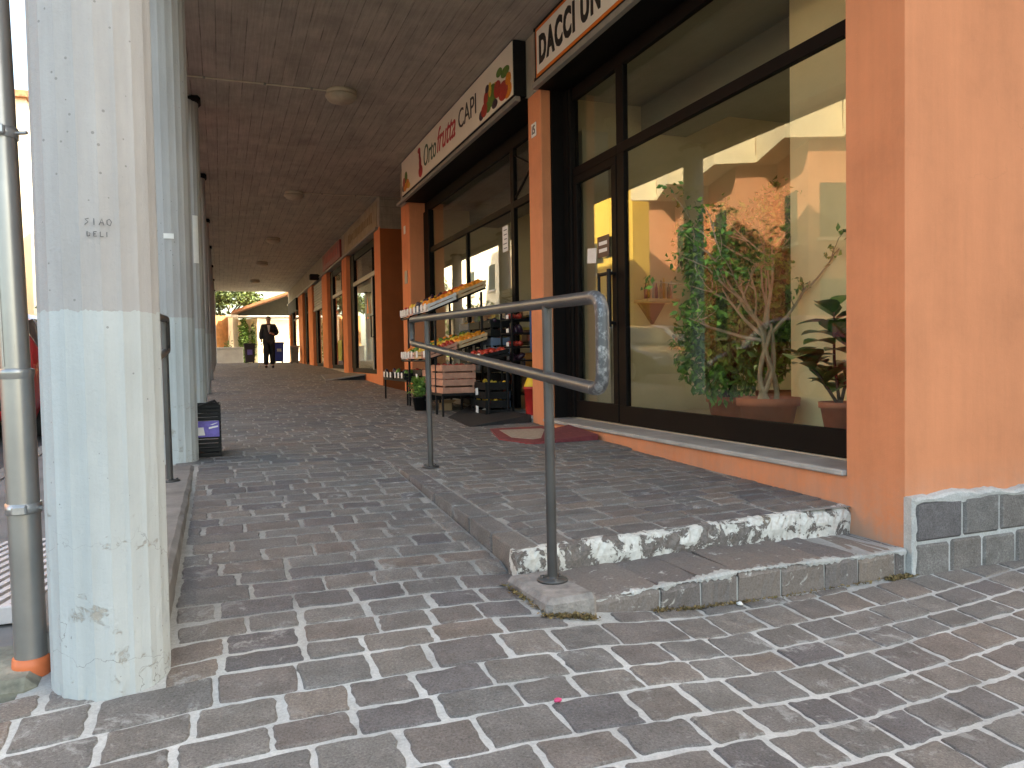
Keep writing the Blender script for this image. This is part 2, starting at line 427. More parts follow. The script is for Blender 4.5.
M['trousers'] = plain('black_trousers', (.012,.012,.014), .85, 0, .3, 12, .3, 60, .01)
M['skin'] = plain('skin', (.42,.24,.17), .55, 0, .1, 12, .05)
M['hair'] = plain('short_grey_hair', (.10,.09,.08), .7, 0, .3, 50, .3)
M['shirt'] = plain('pale_shirt', (.55,.53,.50), .8, 0, .1, 20, .1)
M['bin_blue'] = plain('blue_bin_plastic', (.015,.035,.30), .5, 0, .15, 6, .05)
M['bin_dark'] = plain('dark_bin_plastic', (.025,.018,.028), .55, 0, .2, 6, .05)
M['bin_grey'] = plain('grey_bin_plastic', (.10,.11,.11), .55, 0, .2, 6, .05)
M['low_wall'] = plain('pale_grey_wall', (.34,.35,.35), .85, 0, .12, 3, .2)
M['sun_wall'] = plain('cream_white_wall', (.86,.80,.66), .85, 0, .07, 2, .1)
M['wall_cream'] = plain('cream_balcony_paint', (.74,.66,.48), .8, 0, .06, 1, .1)
M['wall_pink'] = plain('salmon_house_paint', (.60,.27,.15), .85, 0, .07, 1, .1)
M['wall_yellow'] = plain('yellow_house_paint', (.78,.52,.10), .85, 0, .06, 1, .1)
M['rooftile'] = plain('clay_roof_tiles', (.33,.16,.09), .85, 0, .3, 5, .5, 12, .03)
M['shutter'] = plain('dark_shutter', (.05,.06,.05), .6, 0, .2, 6, .1)
M['tyre'] = plain('tyre_rubber', (.014,.014,.015), .85, 0, .2, 20, .2)
M['chrome'] = plain('wheel_alloy', (.45,.45,.46), .35, .8, .1, 10, 0)
M['ramp_metal'] = plain('grey_ramp_metal', (.25,.24,.22), .5, .3, .2, 6, .2)
M['green_film'] = plain('pale_green_door_film', (.33,.37,.29), .5, 0, .12, 2, 0)
M['poster_green'] = plain('yellow_green_poster', (.30,.34,.03), .6, 0, .3, 9, 0)
M['red_dark'] = plain('dark_red_poster', (.20,.02,.02), .6, 0, .4, 6, 0)
M['litter_pink'] = plain('pink_wrapper', (.60,.05,.16), .5, 0, .2, 60, 0)
def paint(name, c):
    m = NT(name); m.b.inputs['Coat Weight'].default_value = .8; m.b.inputs['Coat Roughness'].default_value = .06
    return m.fin(c, .4)
M['car_white'] = paint('white_car_paint', (.70,.70,.68)); M['car_red'] = paint('red_car_paint', (.55,.012,.02)); M['car_dark'] = paint('charcoal_car_paint', (.035,.036,.04))
M['lens_red'] = paint('red_lamp_lens', (.45,.01,.01)); M['lens_clear'] = paint('clear_lamp_lens', (.6,.6,.58)); M['car_glass'] = paint('car_glass', (.012,.014,.015))
# clear glass: transparent + mirror reflection weighted by Fresnel
def glassmat(name, ior, tint):
    m = NT(name)
    tr = m.n('ShaderNodeBsdfTransparent'); tr.inputs['Color'].default_value = (*tint, 1)
    gl = m.n('ShaderNodeBsdfGlossy'); gl.inputs['Roughness'].default_value = 0.0; gl.inputs['Color'].default_value = (1,1,1,1)
    ge = m.n('ShaderNodeNewGeometry'); dt = m.n('ShaderNodeVectorMath', operation='DOT_PRODUCT'); m.l(ge.outputs['Normal'], dt.inputs[0]); m.l(ge.outputs['Incoming'], dt.inputs[1])
    k = m.math('POWER', m.math('SUBTRACT', 1.0, m.math('ABSOLUTE', dt.outputs['Value']), True), 5.0)
    fr = m.math('ADD', m.math('MULTIPLY', k, 1-ior), ior)      # Schlick, ior = reflectance head-on
    mx = m.n('ShaderNodeMixShader'); m.l(fr, mx.inputs[0]); m.l(tr.outputs[0], mx.inputs[1]); m.l(gl.outputs[0], mx.inputs[2])
    m.l(mx.outputs[0], m.out.inputs['Surface'])
    return m.mat
M['glass'] = glassmat('shop_glass', .052, (.93,.94,.91))

# ------------------------------------------------------------------ ground heights (camera at the origin)
GX = [-12,0,2,3.1,5.9,10,14,17,20,23,27,31.6,36,41,60]
GZ = [-1.13,-1.10,-1.02,-.955,-.797,-.70,-.62,-.56,-.44,-.32,-.21,-.15,-.07,-.03,0.]
def g0(y): return interp(y, GX, GZ)
def sst(x, a, b):
    t = min(1, max(0, (x-a)/(b-a))); return t*t*(3-2*t)
def walk(x, y):
    z = g0(y)
    if y < 3.3: z -= interp(x, [.75,.95,1.1,1.25,1.40,1.59,1.86,2.14,2.52,2.87,3.3], [0,.005,.014,.028,.050,.082,.118,.140,.166,.182,.200])
    return z
def plat(x, y):
    return interp(y, [3.0,3.4,6.1,8.1,10], [-.858,-.850,-.790,-.742,-.700]) - .009*max(0, x-1.2)
STEP_A = Vector((1.25,2.72)); STEP_B = Vector((3.3,2.985))     # front edge of the lower step
def step_y(x): return STEP_A.y + (x-STEP_A.x)*(STEP_B.y-STEP_A.y)/(STEP_B.x-STEP_A.x)
RIS_A = Vector((1.19,3.12)); RIS_B = Vector((3.3,3.375))       # front edge of the raised paving
def ris_y(x): return RIS_A.y + (x-RIS_A.x)*(RIS_B.y-RIS_A.y)/(RIS_B.x-RIS_A.x)
def tread(x): return interp(x, [1.2,2.14,2.52,2.87,3.3], [-.966,-.969,-.986,-1.010,-1.030])

# one far sheet of ground
mb = MB(); N = 900
mb.quad((-N,-N,-1.42),(N,-N,-1.42),(N,N,-1.42),(-N,N,-1.42))
tag(mb.build('ground', M['ground']), kind='structure')
# the street, following the slope
mb = MB(); ys = [-60,-12,0,2,3.1,5.9,10,14,17,20,23,27,31.6,36,41,60,140]
xs = [-12.2,-6,-1.62]
vs = [(x, y, g0(y)-.14-(.0 if y < 60 else .0)) for y in ys for x in xs]
fs = [(i*3+k, i*3+k+1, (i+1)*3+k+1, (i+1)*3+k) for i in range(len(ys)-1) for k in range(2)]
mb.add(vs, fs); tag(mb.build('road', M['asphalt']), kind='structure')
mb = MB()
for i in range(len(ys)-1):
    a, b = ys[i], ys[i+1]
    mb.add([(-1.62,a,g0(a)-.16),(-1.50,a,g0(a)-.16),(-1.50,b,g0(b)-.16),(-1.62,b,g0(b)-.16),(-1.62,a,g0(a)-.02),(-1.50,a,g0(a)-.02),(-1.50,b,g0(b)-.02),(-1.62,b,g0(b)-.02)],
           [(4,5,6,7),(0,1,5,4),(2,3,7,6),(3,0,4,7),(1,2,6,5)])
tag(mb.build('street_kerb', M['kerb']), kind='structure')
# strip of pavement outside the columns + far yard
mb = MB()
yy = [y for y in ys if y >= -12 and y <= 60]
for i in range(len(yy)-1):
    a, b = yy[i], yy[i+1]
    mb.quad((-1.50,a,g0(a)-.03),(-.60,a,g0(a)-.03),(-.60,b,g0(b)-.03),(-1.50,b,g0(b)-.03))
tag(mb.build('outer_pavement', plain('grey_outer_paving', (.17,.16,.155), .85, 0, .3, 2.2, .4, 60, .006)), kind='structure')
mb = MB(); mb.quad((-1.5,41,-.05),(16,41,-.05),(16,62,-.05),(-1.5,62,-.05))
tag(mb.build('far_yard', plain('pale_yard_concrete', (.34,.32,.28), .9, 0, .2, 1.2, .3)), kind='structure')

# ------------------------------------------------------------------ paving of separate stones on a mortar bed
def stone(mb, c00, c10, c11, c01, hz, th=.030, lift=.0022, rnd=.008, detail=True):
    """one cobble: corners in plan, hz(x,y) surface height"""
    P = [Vector(c) for c in (c00, c10, c11, c01)]
    cen = sum(P, Vector((0,0)))/4
    ring = []
    if detail:
        for i in range(4):
            a, b, d = P[i], P[(i+1) % 4], P[i-1]
            ea = (b-a); ed = (d-a); la, ld = ea.length, ed.length
            ea = ea/la; ed = ed/ld
            r1 = min(rnd*U(.5,1.6), la*.25); r2 = min(rnd*U(.5,1.6), ld*.25)
            ring.append(a + ed*r2); ring.append(a + (ea*r1+ed*r2)*.28); ring.append(a + ea*r1)
            m1 = (a+b)/2; nrm = Vector((-ea.y, ea.x))
            for t in (.2,.4,.6,.8): ring.append(a.lerp(b, t+U(-.05,.05)) + nrm*U(-.0055,.0055))
    else:
        ring = P
    tilt = (U(-.010,.010), U(-.010,.010)); l = lift + U(-.001,.002)
    n = len(ring); vs = []
    for p in ring: vs.append((p.x, p.y, hz(p.x, p.y)-th))
    for p in ring: vs.append((p.x, p.y, hz(p.x, p.y)+(-.0022 if detail else .0022)+ (p.x-cen.x)*tilt[0]+(p.y-cen.y)*tilt[1]))
    def inset(p, d):
        v = cen-p; L = v.length
        return p + v*(d/L if L > d*3 else .2)
    if detail:
        for p in ring:
            q = inset(p, .005); vs.append((q.x, q.y, hz(q.x, q.y)+l+(q.x-cen.x)*tilt[0]+(q.y-cen.y)*tilt[1]+U(-.0012,.0012)))
        fs = [tuple(range(2*n, 3*n))]
        sm = mb.smooth
        for i in range(n):
            j = (i+1) % n
            fs += [(i, j, n+j, n+i), (n+i, n+j, 2*n+j, 2*n+i)]
    else:
        fs = [tuple(range(n, 2*n))] + [(i, (i+1) % n, n+(i+1) % n, n+i) for i in range(n)]
    mb.add(vs, fs)

def rows(mb, y0, y1, xlim, hz, depth=(.10,.17), length=(.16,.27), gap=.018, warp=None, detail_to=11, far_gap=.022):
    v = y0; warp = warp or (lambda x, y: 0)
    while v < y1:
        d = U(*depth)
        vc = v + d/2
        lim = xlim(vc)
        if lim is None: v += d+gap; continue
        x0, x1 = lim
        x = x0 - U(0, length[1])
        while x < x1:
            L = U(*length)*(1.35 if random.random() < .12 else 1)
            g = gap*U(.7,1.35)
            a, b = max(x, x0), min(x+L, x1)
            if b-a > .03:
                j = lambda: U(-.006,.006)
                q = [(a+j(), v+j()), (b+j(), v+j()), (b+j(), v+d+j()), (a+j(), v+d+j())]
                P = [(px, py+warp(px, py)) for px, py in q]
                if all(p[1] > -1.5 for p in P):
                    stone(mb, *P, hz, detail=vc < detail_to)
            x += L+g
        v += d+gap
def clipped(P, xs, front):
    return P

def fwarp(x, y):
    k = 1-sst(y, 2.15, 2.75)
    if x < 0: return .16*x
    return .17*max(0, x-1.15)
# foreground and walkway
mb = MB()
def lim_fore(v):
    return (-3.0, 6.6)
class Clip(MB): pass
# foreground: rows bend up towards the right; stones that would enter the step, the plinth or the platform are cut short
def fore_hz(x, y): return walk(x, y)
v = -.35
while v < 3.06:
    d = U(.130,.185) if v < 2.55 else U(.11,.15); gap = .0185
    x = -2.6 - U(0,.2)
    while x < 6.4:
        L = U(.17,.25)*(1.3 if random.random() < .1 else 1); g = gap*U(.7,1.4)
        j = lambda: U(-.006,.006)
        q = [(x+j(), v+j()), (x+L+j(), v+j()), (x+L+j(), v+d+j()), (x+j(), v+d+j())]
        P = [Vector((px, py+fwarp(px, py))) for px, py in q]
        def top(px):
            if px < -.20: return 2.80 if px > -.57 else 2.63
            if px < 1.19: return 3.035
            if px < 3.3: return step_y(px)-.02
            return 2.945
        cx = sum(p.x for p in P)/4; cy = sum(p.y for p in P)/4
        # trim the right end at the raised edge
        ok = True
        if 1.0 < cx < 1.4 and cy > 2.66:
            for p in P:
                if p.x > 1.17: p.x = 1.17
        if cx > -.2:
            for p in P: p.x = max(p.x, -.188) if cy > 2.55 else p.x
        for p in P:
            t = top(min(max(p.x, cx-.02), cx+.02)) if abs(p.x-cx) > .3 else top(p.x)
            if p.y > t: p.y = t
        if abs(P[3].y-P[0].y) < .028 or abs(P[2].y-P[1].y) < .028 or P[1].x-P[0].x < .06: ok = False
        if ok: stone(mb, *P, fore_hz)
        x += L+g
    v += d+gap
def lim_walk(v):
    if v < 5.93: return (-.185, 1.175 if v < 5.2 else 1.175)
    if v < 6.4: return (-.185, 3.29)
    return (-.62, 3.29)
def slightwarp(x, y): return -.02*(x-.5)*sst(y,3.1,3.6) + .012*math.sin(x*1.7+y*.4)
rows(mb, 3.05, 15.0, lim_walk, walk, (.125,.175), (.17,.29), warp=slightwarp, detail_to=15)
def lim_far(v): return (-.62, 3.29)
rows(mb, 15.0, 41.0, lim_far, walk, (.14,.20), (.2,.34), gap=.026, warp=slightwarp, detail_to=0)
mb_st = mb
pav = mb.build('paving_stones', M['stone'], fix=False); tag(pav, kind='structure')
# mortar bed
mb = MB()
def sheet(mb, xs, ys, hz, dz):
    nx = len(xs)
    vs = [(x, y, hz(x, y)+dz) for y in ys for x in xs]
    fs = [(i*nx+k, i*nx+k+1, (i+1)*nx+k+1, (i+1)*nx+k) for i in range(len(ys)-1) for k in range(nx-1)]
    mb.add(vs, fs)
DZ = -.0024
fr = lambda a, b, n: [a+(b-a)*i/n for i in range(n+1)]
sheet(mb, [-3.2,-1.5,-.6], fr(-.8,2.46,8), walk, DZ-.001)
sheet(mb, [-.6,-.19,.3,.6,.75,.85,.95,1.03,1.1], fr(-.8,3.0,24)+fr(3.1,5.95,20)[1:], walk, DZ)
sheet(mb, [1.1,1.19], fr(2.985,5.95,34), walk, DZ-.0006)
sheet(mb, fr(1.1,3.3,44), fr(-.8,2.98,44), walk, DZ)
sheet(mb, [3.3,4.5,6.8], fr(-.8,2.99,10), walk, DZ)
sheet(mb, [-.62,.5,1.2,2.2,3.3], fr(5.95,10,8)+fr(10,41,60)[1:], walk, DZ)
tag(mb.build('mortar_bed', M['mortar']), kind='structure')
# raised paving beside the shop window
mb = MB()
def platwarp(x, y): return .10*(x-1.2)*(1-sst(y,3.6,5.6)) + .008*math.sin(x*2.1)
v = 3.20
while v < 5.93:
    d = U(.11,.165); x = 1.335 - U(0,.2)
    while x < 3.29:
        L = U(.17,.27); a, b = max(x, 1.335), min(x+L, 3.285)
        if b-a > .06:
            j = lambda: U(-.005,.005)
            P = [Vector((px, py+platwarp(px, py))) for px, py in ((a+j(), v+j()), (b+j(), v+j()), (b+j(), v+d+j()), (a+j(), v+d+j()))]
            for p in P:
                p.y = min(max(p.y, ris_y(p.x)+.05), 5.94)
            if P[3].y-P[0].y > .05 and P[2].y-P[1].y > .05: stone(mb, *P, plat)
        x += L+.022*U(.7,1.3)
    v += d+.021
# long edge stones along the ramp side
y = 3.16
while y < 5.9:
    L = U(.3,.45); y2 = min(y+L, 5.93)
    if y2-y > .1: stone(mb, (1.195,y), (1.315,y), (1.315,y2-.015), (1.195,y2-.015), lambda x, y: plat(x, y), th=.18, lift=.004, rnd=.01)
    y = y2
tag(mb.build('raised_paving_stones', M['stone'], fix=False), kind='structure')
mb = MB(); sheet(mb, [1.205,1.6,2.2,2.8,3.3], [3.36,3.6,4,4.6,5.2,5.94], plat, -.004)
for i in range(14):
    xa = 1.205 + (3.3-1.205)*i/14; xb = 1.205 + (3.3-1.205)*(i+1)/14
    mb.quad((xa, ris_y(xa)+.03, plat(xa,3.2)-.004),(xb, ris_y(xb)+.03, plat(xb,3.2)-.004),(xb,3.36,plat(xb,3.36)-.004),(xa,3.36,plat(xa,3.36)-.004))
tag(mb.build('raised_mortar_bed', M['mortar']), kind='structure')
# upper riser : chipped white edge of rough blocks
mb = MB(); n = 90; vs = []; fs = []
prof = [(.0,-.17),(.002,-.12),(-.004,-.07),(.002,-.035),(.012,-.008),(.035,.003),(.075,.003)]
for i in range(n+1):
    x = 1.18 + (3.30-1.18)*i/n
    zt = plat(x, 3.2); yb = ris_y(x)
    for k, (dy, dz) in enumerate(prof):
        e = .55 if k in (3,4) else .25
        vs.append((x, yb+dy+U(-.011,.011)*e*1.4+.006*math.sin(x*9), zt+dz+U(-.007,.007)*e + (-.012*max(0,math.sin(x*6.3+1))**4 if 3 <= k <= 5 else 0)))
np_ = len(prof)
for i in range(n):
    for k in range(np_-1): fs.append((i*np_+k, (i+1)*np_+k, (i+1)*np_+k+1, i*np_+k+1))
mb.add(vs, fs); mb.add([vs[k] for k in range(np_)]+[(1.18, ris_y(1.18)+.12, plat(1.18,3.2)-.17)], [tuple(range(np_+1))])
tag(mb.build('upper_step_edge', M['riser'], fix=True), kind='structure')
# lower step: blocks with a worn nosing, treads of large slabs
mb = MB()
x = 1.36
while x < 3.28:
    L = U(.20,.34); x2 = min(x+L, 3.285)
    if x2-x < .07: break
    a0, a1 = step_y(x), step_y(x2)
    zt = tread((x+x2)/2)+U(-.004,.004)
    P = [Vector((x+.004, a0, 0)), Vector((x2-.008, a1, 0)), Vector((x2-.008+.03*U(-1,1), ris_y(x2)+.02, 0)), Vector((x+.004+.03*U(-1,1), ris_y(x)+.02, 0))]
    n = 9; vs = []; fs = []
    pr = [(-.004,-.20),(.0,-.10),(-.003,-.03),(.010,-.006),(.035,.0)]
    for i in range(n+1):
        t = i/n; f = P[0].lerp(P[1], t); b = P[3].lerp(P[2], t)
        dr = (b-f).normalized()
        for k, (dy, dz) in enumerate(pr):
            q = f + dr*dy; vs.append((q.x, q.y+U(-.004,.004), zt+dz+U(-.004,.004)))
        for t2 in (.35,.7,1.): q = f.lerp(b, t2); vs.append((q.x, q.y, zt+U(-.003,.003)))
    w = len(pr)+3
    for i in range(n):
        for k in range(w-1): fs.append((i*w+k, (i+1)*w+k, (i+1)*w+k+1, i*w+k+1))
    for e in (0, n): fs.append(tuple(e*w+k for k in range(w)))
    mb.add(vs, fs); x = x2
tag(mb.build('lower_step', M['step']), kind='structure')
mb = MB(); n = 150; vs = []; fs = []
for i in range(n+1):
    x_ = 1.50+(3.29-1.50)*i/n; k_ = max(-.35, .25+.75*math.sin(x_*5.1+.6)*math.sin(x_*14.7)+.4*math.sin(x_*37)+U(-.45,.45)); yb = step_y(x_); zt = tread(x_)
    vs += [(x_,yb+.003-.009*min(1,max(0,k_+.2)),zt-.012-.012*k_+U(-.003,.003)),(x_,yb+.003-.010*min(1,max(0,k_+.2))+U(-.002,.002),zt-.008),(x_,yb+.004,zt-.003+.006*min(1,k_)),(x_,yb+.016+.022*k_+U(-.004,.004),zt-.002+.006*min(1,k_)),(x_,yb+.03+.026*k_,zt-.008)]
for i in range(n):
    for k in range(4): fs.append((i*5+k,(i+1)*5+k,(i+1)*5+k+1,i*5+k+1))
mb.add(vs, fs); tag(mb.build('step_nosing_mortar', M['mortar']), kind='structure')
mb = MB(); mb.prism([(1.30,step_y(1.3)+.005,-1.2),(3.3,step_y(3.3)+.005,-1.25),(3.3,ris_y(3.3)+.04,-1.25),(1.30,ris_y(1.3)+.03,-1.2)], (0,0,.222))
tag(mb.build('lower_step_mortar', M['mortar']), kind='structure')
# block under the near post
mb = MB(); mb.smooth = False
mb.bbox((1.135,2.70,-1.10),(1.36,3.10,-.938), .02, Matrix.Rotation(R_(4),3,'Z'))
tag(mb.build('post_footing', plain('worn_footing_concrete', (.24,.22,.205), .9, 0, .35, 14, .8, 60, .012)), kind='structure')
# side kerb between the first two columns
mb = MB(); n = 26; vs = []; fs = []
for i in range(n+1):
    y = 2.80 + (6.32-2.80)*i/n; zt = interp(y, [2.8,6.32], [-.85,-.772])
    for (xx, zz) in ((-.63,-1.2),(-.63,zt),(-.235+U(-.004,.004),zt+U(-.002,.002)),(-.212+U(-.004,.004),zt-.016),(-.20,g0(y)-.06)):
        vs.append((xx, y, zz))
for i in range(n):
    for k in range(4): fs.append((i*5+k, (i+1)*5+k, (i+1)*5+k+1, i*5+k+1))
fs += [(0,1,2,3,4), tuple(n*5+k for k in range(5))]
mb.add(vs, fs); tag(mb.build('side_kerb', M['kerb']), kind='structure')
# dry moss in the joints at the foot of the step
mb = MB()
def mossy(x0, y0, x1, y1, n, w, zf):
    for i in range(n):
        t = random.random(); x = x0+(x1-x0)*t+random.gauss(0,w); y = y0+(y1-y0)*t+random.gauss(0,w); z = zf(x, y)
        a = U(0,2*PI); l = U(.006,.022); u = Vector((math.cos(a), math.sin(a), U(.0,.8)))*l; wv = Vector((-math.sin(a), math.cos(a), U(-.3,.6)))*U(.002,.006)
        p = Vector((x, y, z+U(.0,.009))); mb.add([p-wv, p+u*.5-wv, p+u, p+wv], [(0,1,2,3)])
mossy(1.13,2.69,1.33,2.66,520,.012,walk); mossy(1.10,3.05,1.14,2.74,160,.008,walk)
mossy(1.65,step_y(1.65)-.02,2.2,step_y(2.2)-.02,420,.008,walk); mossy(3.12,2.93,3.30,2.96,520,.012,walk)
mossy(2.2,step_y(2.2)-.02,3.1,step_y(3.1)-.02,160,.005,walk)
tag(mb.build('dry_moss', M['straw'], fix=False), 'brown dry moss growing in the joint at the foot of the steps', 'moss', kind='stuff')

# ------------------------------------------------------------------ the arcade building
B = thing('arcade_building', 'orange arcade building with round concrete columns, shop windows and a board-marked ceiling', 'building', (3.3, 3.0, -1.15))
CE = 3.55
FL = -.66          # shop floor
mb = MB()
mb.prism([(3.302,3.0,-1.4),(9.3,3.0,-1.4),(9.3,3.3,-1.4),(3.72,3.3,-1.4),(3.72,3.395,-1.4),(3.302,3.395,-1.4)], (0,0,CE+1.4-.004))
tag(mb.build('end_wall', M['orange'], B))
EW = B.children[-1]
mb = MB()            # stone plinth: two courses of blocks with a mortar backing
x = 3.335; z0 = -1.19
for (za, zb) in ((-1.195,-1.003),(-.988,-.785)):
    x = 3.335 + (0 if za < -1.1 else .0); first = True
    while x < 8:
        L = U(.20,.26) if za < -1.1 else (U(.30,.33) if first else U(.21,.27)); first = False
        mb.bbox((x, 2.945+U(0,.006), za+U(-.004,.004)), (x+L, 3.01, zb+U(-.006,.006)), .012)
        x += L+.014
tag(mb.build('plinth_block', M['stone'], EW), 'two courses of dark stone blocks')
mb = MB(); mb.box((3.306,2.962,-1.4),(8.1,3.02,-.79)); 
n = 160; vs = []; fs = []
for i in range(n+1):
    x_ = 3.304+(8.1-3.304)*i/n; h = -.757+.011*math.sin(x_*7.3)+.006*math.sin(x_*23)+U(-.004,.004); lo_ = -.797+.010*math.sin(x_*13+1)+U(-.004,.004)
    vs += [(x_,3.005,h+.004),(x_,2.962,h-.002),(x_,2.948+U(-.003,.003),h-.012),(x_,2.947+U(-.003,.003),(h+lo_)/2),(x_,2.951,lo_),(x_,2.966,lo_-.006)]
for i in range(n):
    for k in range(5): fs.append((i*6+k,(i+1)*6+k,(i+1)*6+k+1,i*6+k+1))
mb.add(vs, fs); mb.add(vs[:6], [tuple(range(6))])
n = 24; vs = []; fs = []
for i in range(n+1):
    z_ = -1.21+.45*i/n; w_ = 3.334+.006*math.sin(z_*40)+U(-.004,.004)
    vs += [(3.299,3.004,z_),(3.299,2.955+U(-.002,.002),z_),(3.306,2.950,z_),(w_-.006,2.951+U(-.002,.002),z_),(w_,2.966,z_)]
for i in range(n):
    for k in range(4): fs.append((i*5+k,(i+1)*5+k,(i+1)*5+k+1,i*5+k+1))
mb.add(vs, fs)
tag(mb.build('plinth_mortar', M['mortar'], EW))
mb = MB()            # wall under the shop window
mb.box((3.304,3.39,-1.2),(3.60,6.62,-.708)); mb.box((3.302,6.62,-1.2),(3.60,7.74,-.712))
mb.build('window_parapet', M['orange'], B)
def pier(y0, y1, zb, zt=2.90, x1=3.72, mat='orange'):
    mb = MB(); mb.bbox((3.30,y0,zb),(x1,y1,zt), .008); return mb.build('pillar', M[mat], B)
pier(7.73, 8.09, -1.0, x1=3.418); pier(13.95, 14.60, -.9)
for y0, y1 in ((16.75,17.42),(21.60,22.40),(25.75,27.1),(30.1,31.6),(33.9,35.7),(40.2,41)): pier(y0, y1, -.8, x1=3.58)
mb = MB(); mb.box((3.304,8.09,-1.0),(3.60,9.9,FL-.052)); mb.box((3.304,9.9,-1.0),(3.60,13.95,FL-.05)); mb.build('threshold_wall', M['concrete'], B)
mb = MB()             # recess between the two blocks
mb.box((3.72,14.45,-.9),(6.6,14.60,CE)); mb.box((6.5,14.6,-.9),(9.28,16.75,CE)); mb.build('recess_wall', M['brown_plaster'], B)
mb = MB(); mb.prism([(3.308,16.742,-.9),(9.28,16.742,-.9),(9.28,16.9,-.9),(3.60,16.9,-.9),(3.60,16.748,-.9),(3.308,16.748,-.9)], (0,0,3.76)); mb.build('return_wall', M['brown_plaster'], B)
mb = MB(); mb.box((3.32,16.735,2.862),(6.5,16.9,CE+.01)); mb.build('return_panel', M['panel_concrete'], B)
mb = MB()             # fascia above the shops
for y0, y1 in ((3.395,7.91),(7.914,14.60),(16.76,22.0),(22.004,26.4),(26.404,30.8),(30.804,41)): mb.bbox((3.30,y0,2.90),(3.70,y1,CE+.02), .006)
mb.build('fascia', M['fascia'], B)
for (a, b) in (((3.20,3.40,2.868),(3.262,7.72,2.928)),((3.15,8.09,2.862),(3.215,14.30,2.918)),((3.235,16.9,2.86),(3.302,41,2.915))):
    mb = MB(); mb.bbox(a, b, .006); mb.build('shutter_lip', M['lip'], B)
for (a, b) in (((3.2625,3.40,2.882),(3.70,7.73,2.902)),((3.2155,8.09,2.878),(3.70,13.95,2.902))):
    mb = MB(); mb.box(a, b); mb.build('slot_shade_slab', M['frame'], B)  # solid black slab, its colour stands for the shade inside the slot
mb = MB(); mb.bbox((-.72,2.40,CE),(9.3,41.0,CE+.35), .01); mb.build('ceiling', M['ceiling'], B)
mb = MB(); mb.bbox((-.715,2.41,3.40),(-.52,40.99,CE-.002), .012); mb.build('edge_beam', M['concrete'], B)
mb = MB(); mb.box((-.70,2.42,CE+.352),(9.28,40.98,12.6)); mb.build('upper_wall', M['orange'], B)
# interior rooms
XF = 3.60; RZ = .1
def pane(y0, y1, z0, z1, parent, x=XF+.024, name='pane'):
    mb = MB(); mb.box((x, y0, z0), (x+.008, y1, z1)); return mb.build(name, M['glass'], parent)
def room(y0, y1, x1, zc, wall, left, name):
    mb = MB(); mb.box((3.60,y0,FL-.05),(x1,y1,FL-.004)); mb.build(name+'_floor', M['tile'], B)
    ya, yb = y0+.5, y0+(2.7 if name == 'salon' else 4.0)  # rear window openings added to let daylight in and brighten the rooms
    mb = MB(); mb.box((x1,y0,FL-1),(x1+.12,y1,RZ)); mb.box((x1,y0,2.62),(x1+.12,y1,CE)); mb.box((x1+.001,y0,RZ),(x1+.119,ya,2.62)); mb.box((x1+.001,yb,RZ),(x1+.119,y1,2.62)); bw = mb.build(name+'_back_wall', M[wall], B)
    mb = MB()
    for k in range(4):
        yy = ya+(yb-ya)*k/3; mb.box((x1+.03,yy-.03,RZ+.001),(x1+.09,yy+.03,2.619))
    rw = mb.build(name+'_added_rear_window', M['frame'], B)
    for k in range(3): pane(ya+(yb-ya)*k/3+.03, ya+(yb-ya)*(k+1)/3-.03, RZ+.002, 2.618, rw, x1+.06)
    
    for q in (y1-.06, y0): mb = MB(); mb.box((3.74,q,FL-.004),(x1,q+.06,zc)); mb.build(name+'_side_wall', M[left], B)
    mb = MB(); mb.box((3.70,y0,zc),(x1,y1,zc+.08)); mb.box((4.6,y0+.07,zc-.30),(5.2,y1-.07,zc-.002)); mb.build(name+'_ceiling', M['olive'], B)
room(3.30, 7.90, 9.18, 2.86, 'beige', 'wall_dim', 'salon')
room(7.92, 14.44, 9.18, 2.86, 'wall_dim', 'wall_dim', 'grocery')
mb = MB(); mb.bbox((4.32,3.37,FL),(4.60,5.04,2.86), .008); mb.build('inner_pillar', M['cream'], B)
mb = MB(); mb.box((3.8,7.74,FL),(4.12,7.83,2.5)); mb.box((4.16,7.76,FL),(4.36,7.83,2.2)); mb.build('inner_panel', M['beige'], B)
# shop fronts
XF = 3.60
def bar(mb, y0, y1, z0, z1, x0=XF, d=.055): mb.bbox((x0, y0, z0), (x0+d, y1, z1), .004)
# salon window + door
mb = MB()
bar(mb, 3.30, 6.60, -.66, -.485); bar(mb, 3.30, 6.60, 1.925, 2.02); bar(mb, 3.30, 7.60, 2.74, 2.87)
bar(mb, 6.46, 6.60, -.485, 1.925); bar(mb, 6.46, 6.60, 2.02, 2.74); bar(mb, 3.30, 3.44, -.485, 2.74)
bar(mb, 6.60, 7.60, 1.925, 2.02); bar(mb, 7.56, 7.72, -.66, 2.87, XF-.03, .10)
mb.box((3.4185,7.70,-.665),(3.70,8.085,2.88)); mb.box((XF-.05,7.60,-.66),(XF+.02,7.699,2.84))
W1 = mb.build('shop_window', M['frame'], B)
pane(3.44, 6.46, -.485, 1.925, W1); pane(3.44, 6.46, 2.02, 2.74, W1); pane(6.60, 7.56, 2.02, 2.74, W1)
mb = MB()
bar(mb, 6.605, 7.555, -.655, -.475, XF-.008); bar(mb, 6.605, 7.555, 1.84, 1.92, XF-.008); bar(mb, 6.605, 6.70, -.475, 1.84, XF-.008); bar(mb, 7.47, 7.555, -.475, 1.84, XF-.008)
D1 = mb.build('shop_door', M['frame'], B); pane(6.70, 7.47, -.475, 1.84, D1, XF+.016)
mb = MB()
for zz in (.32,.80): mb.tube([(XF-.01,6.655,zz),(XF-.075,6.655,zz)], .016); mb.tube([(XF-.07,6.64,zz),(XF-.07,6.86,zz)], .018)
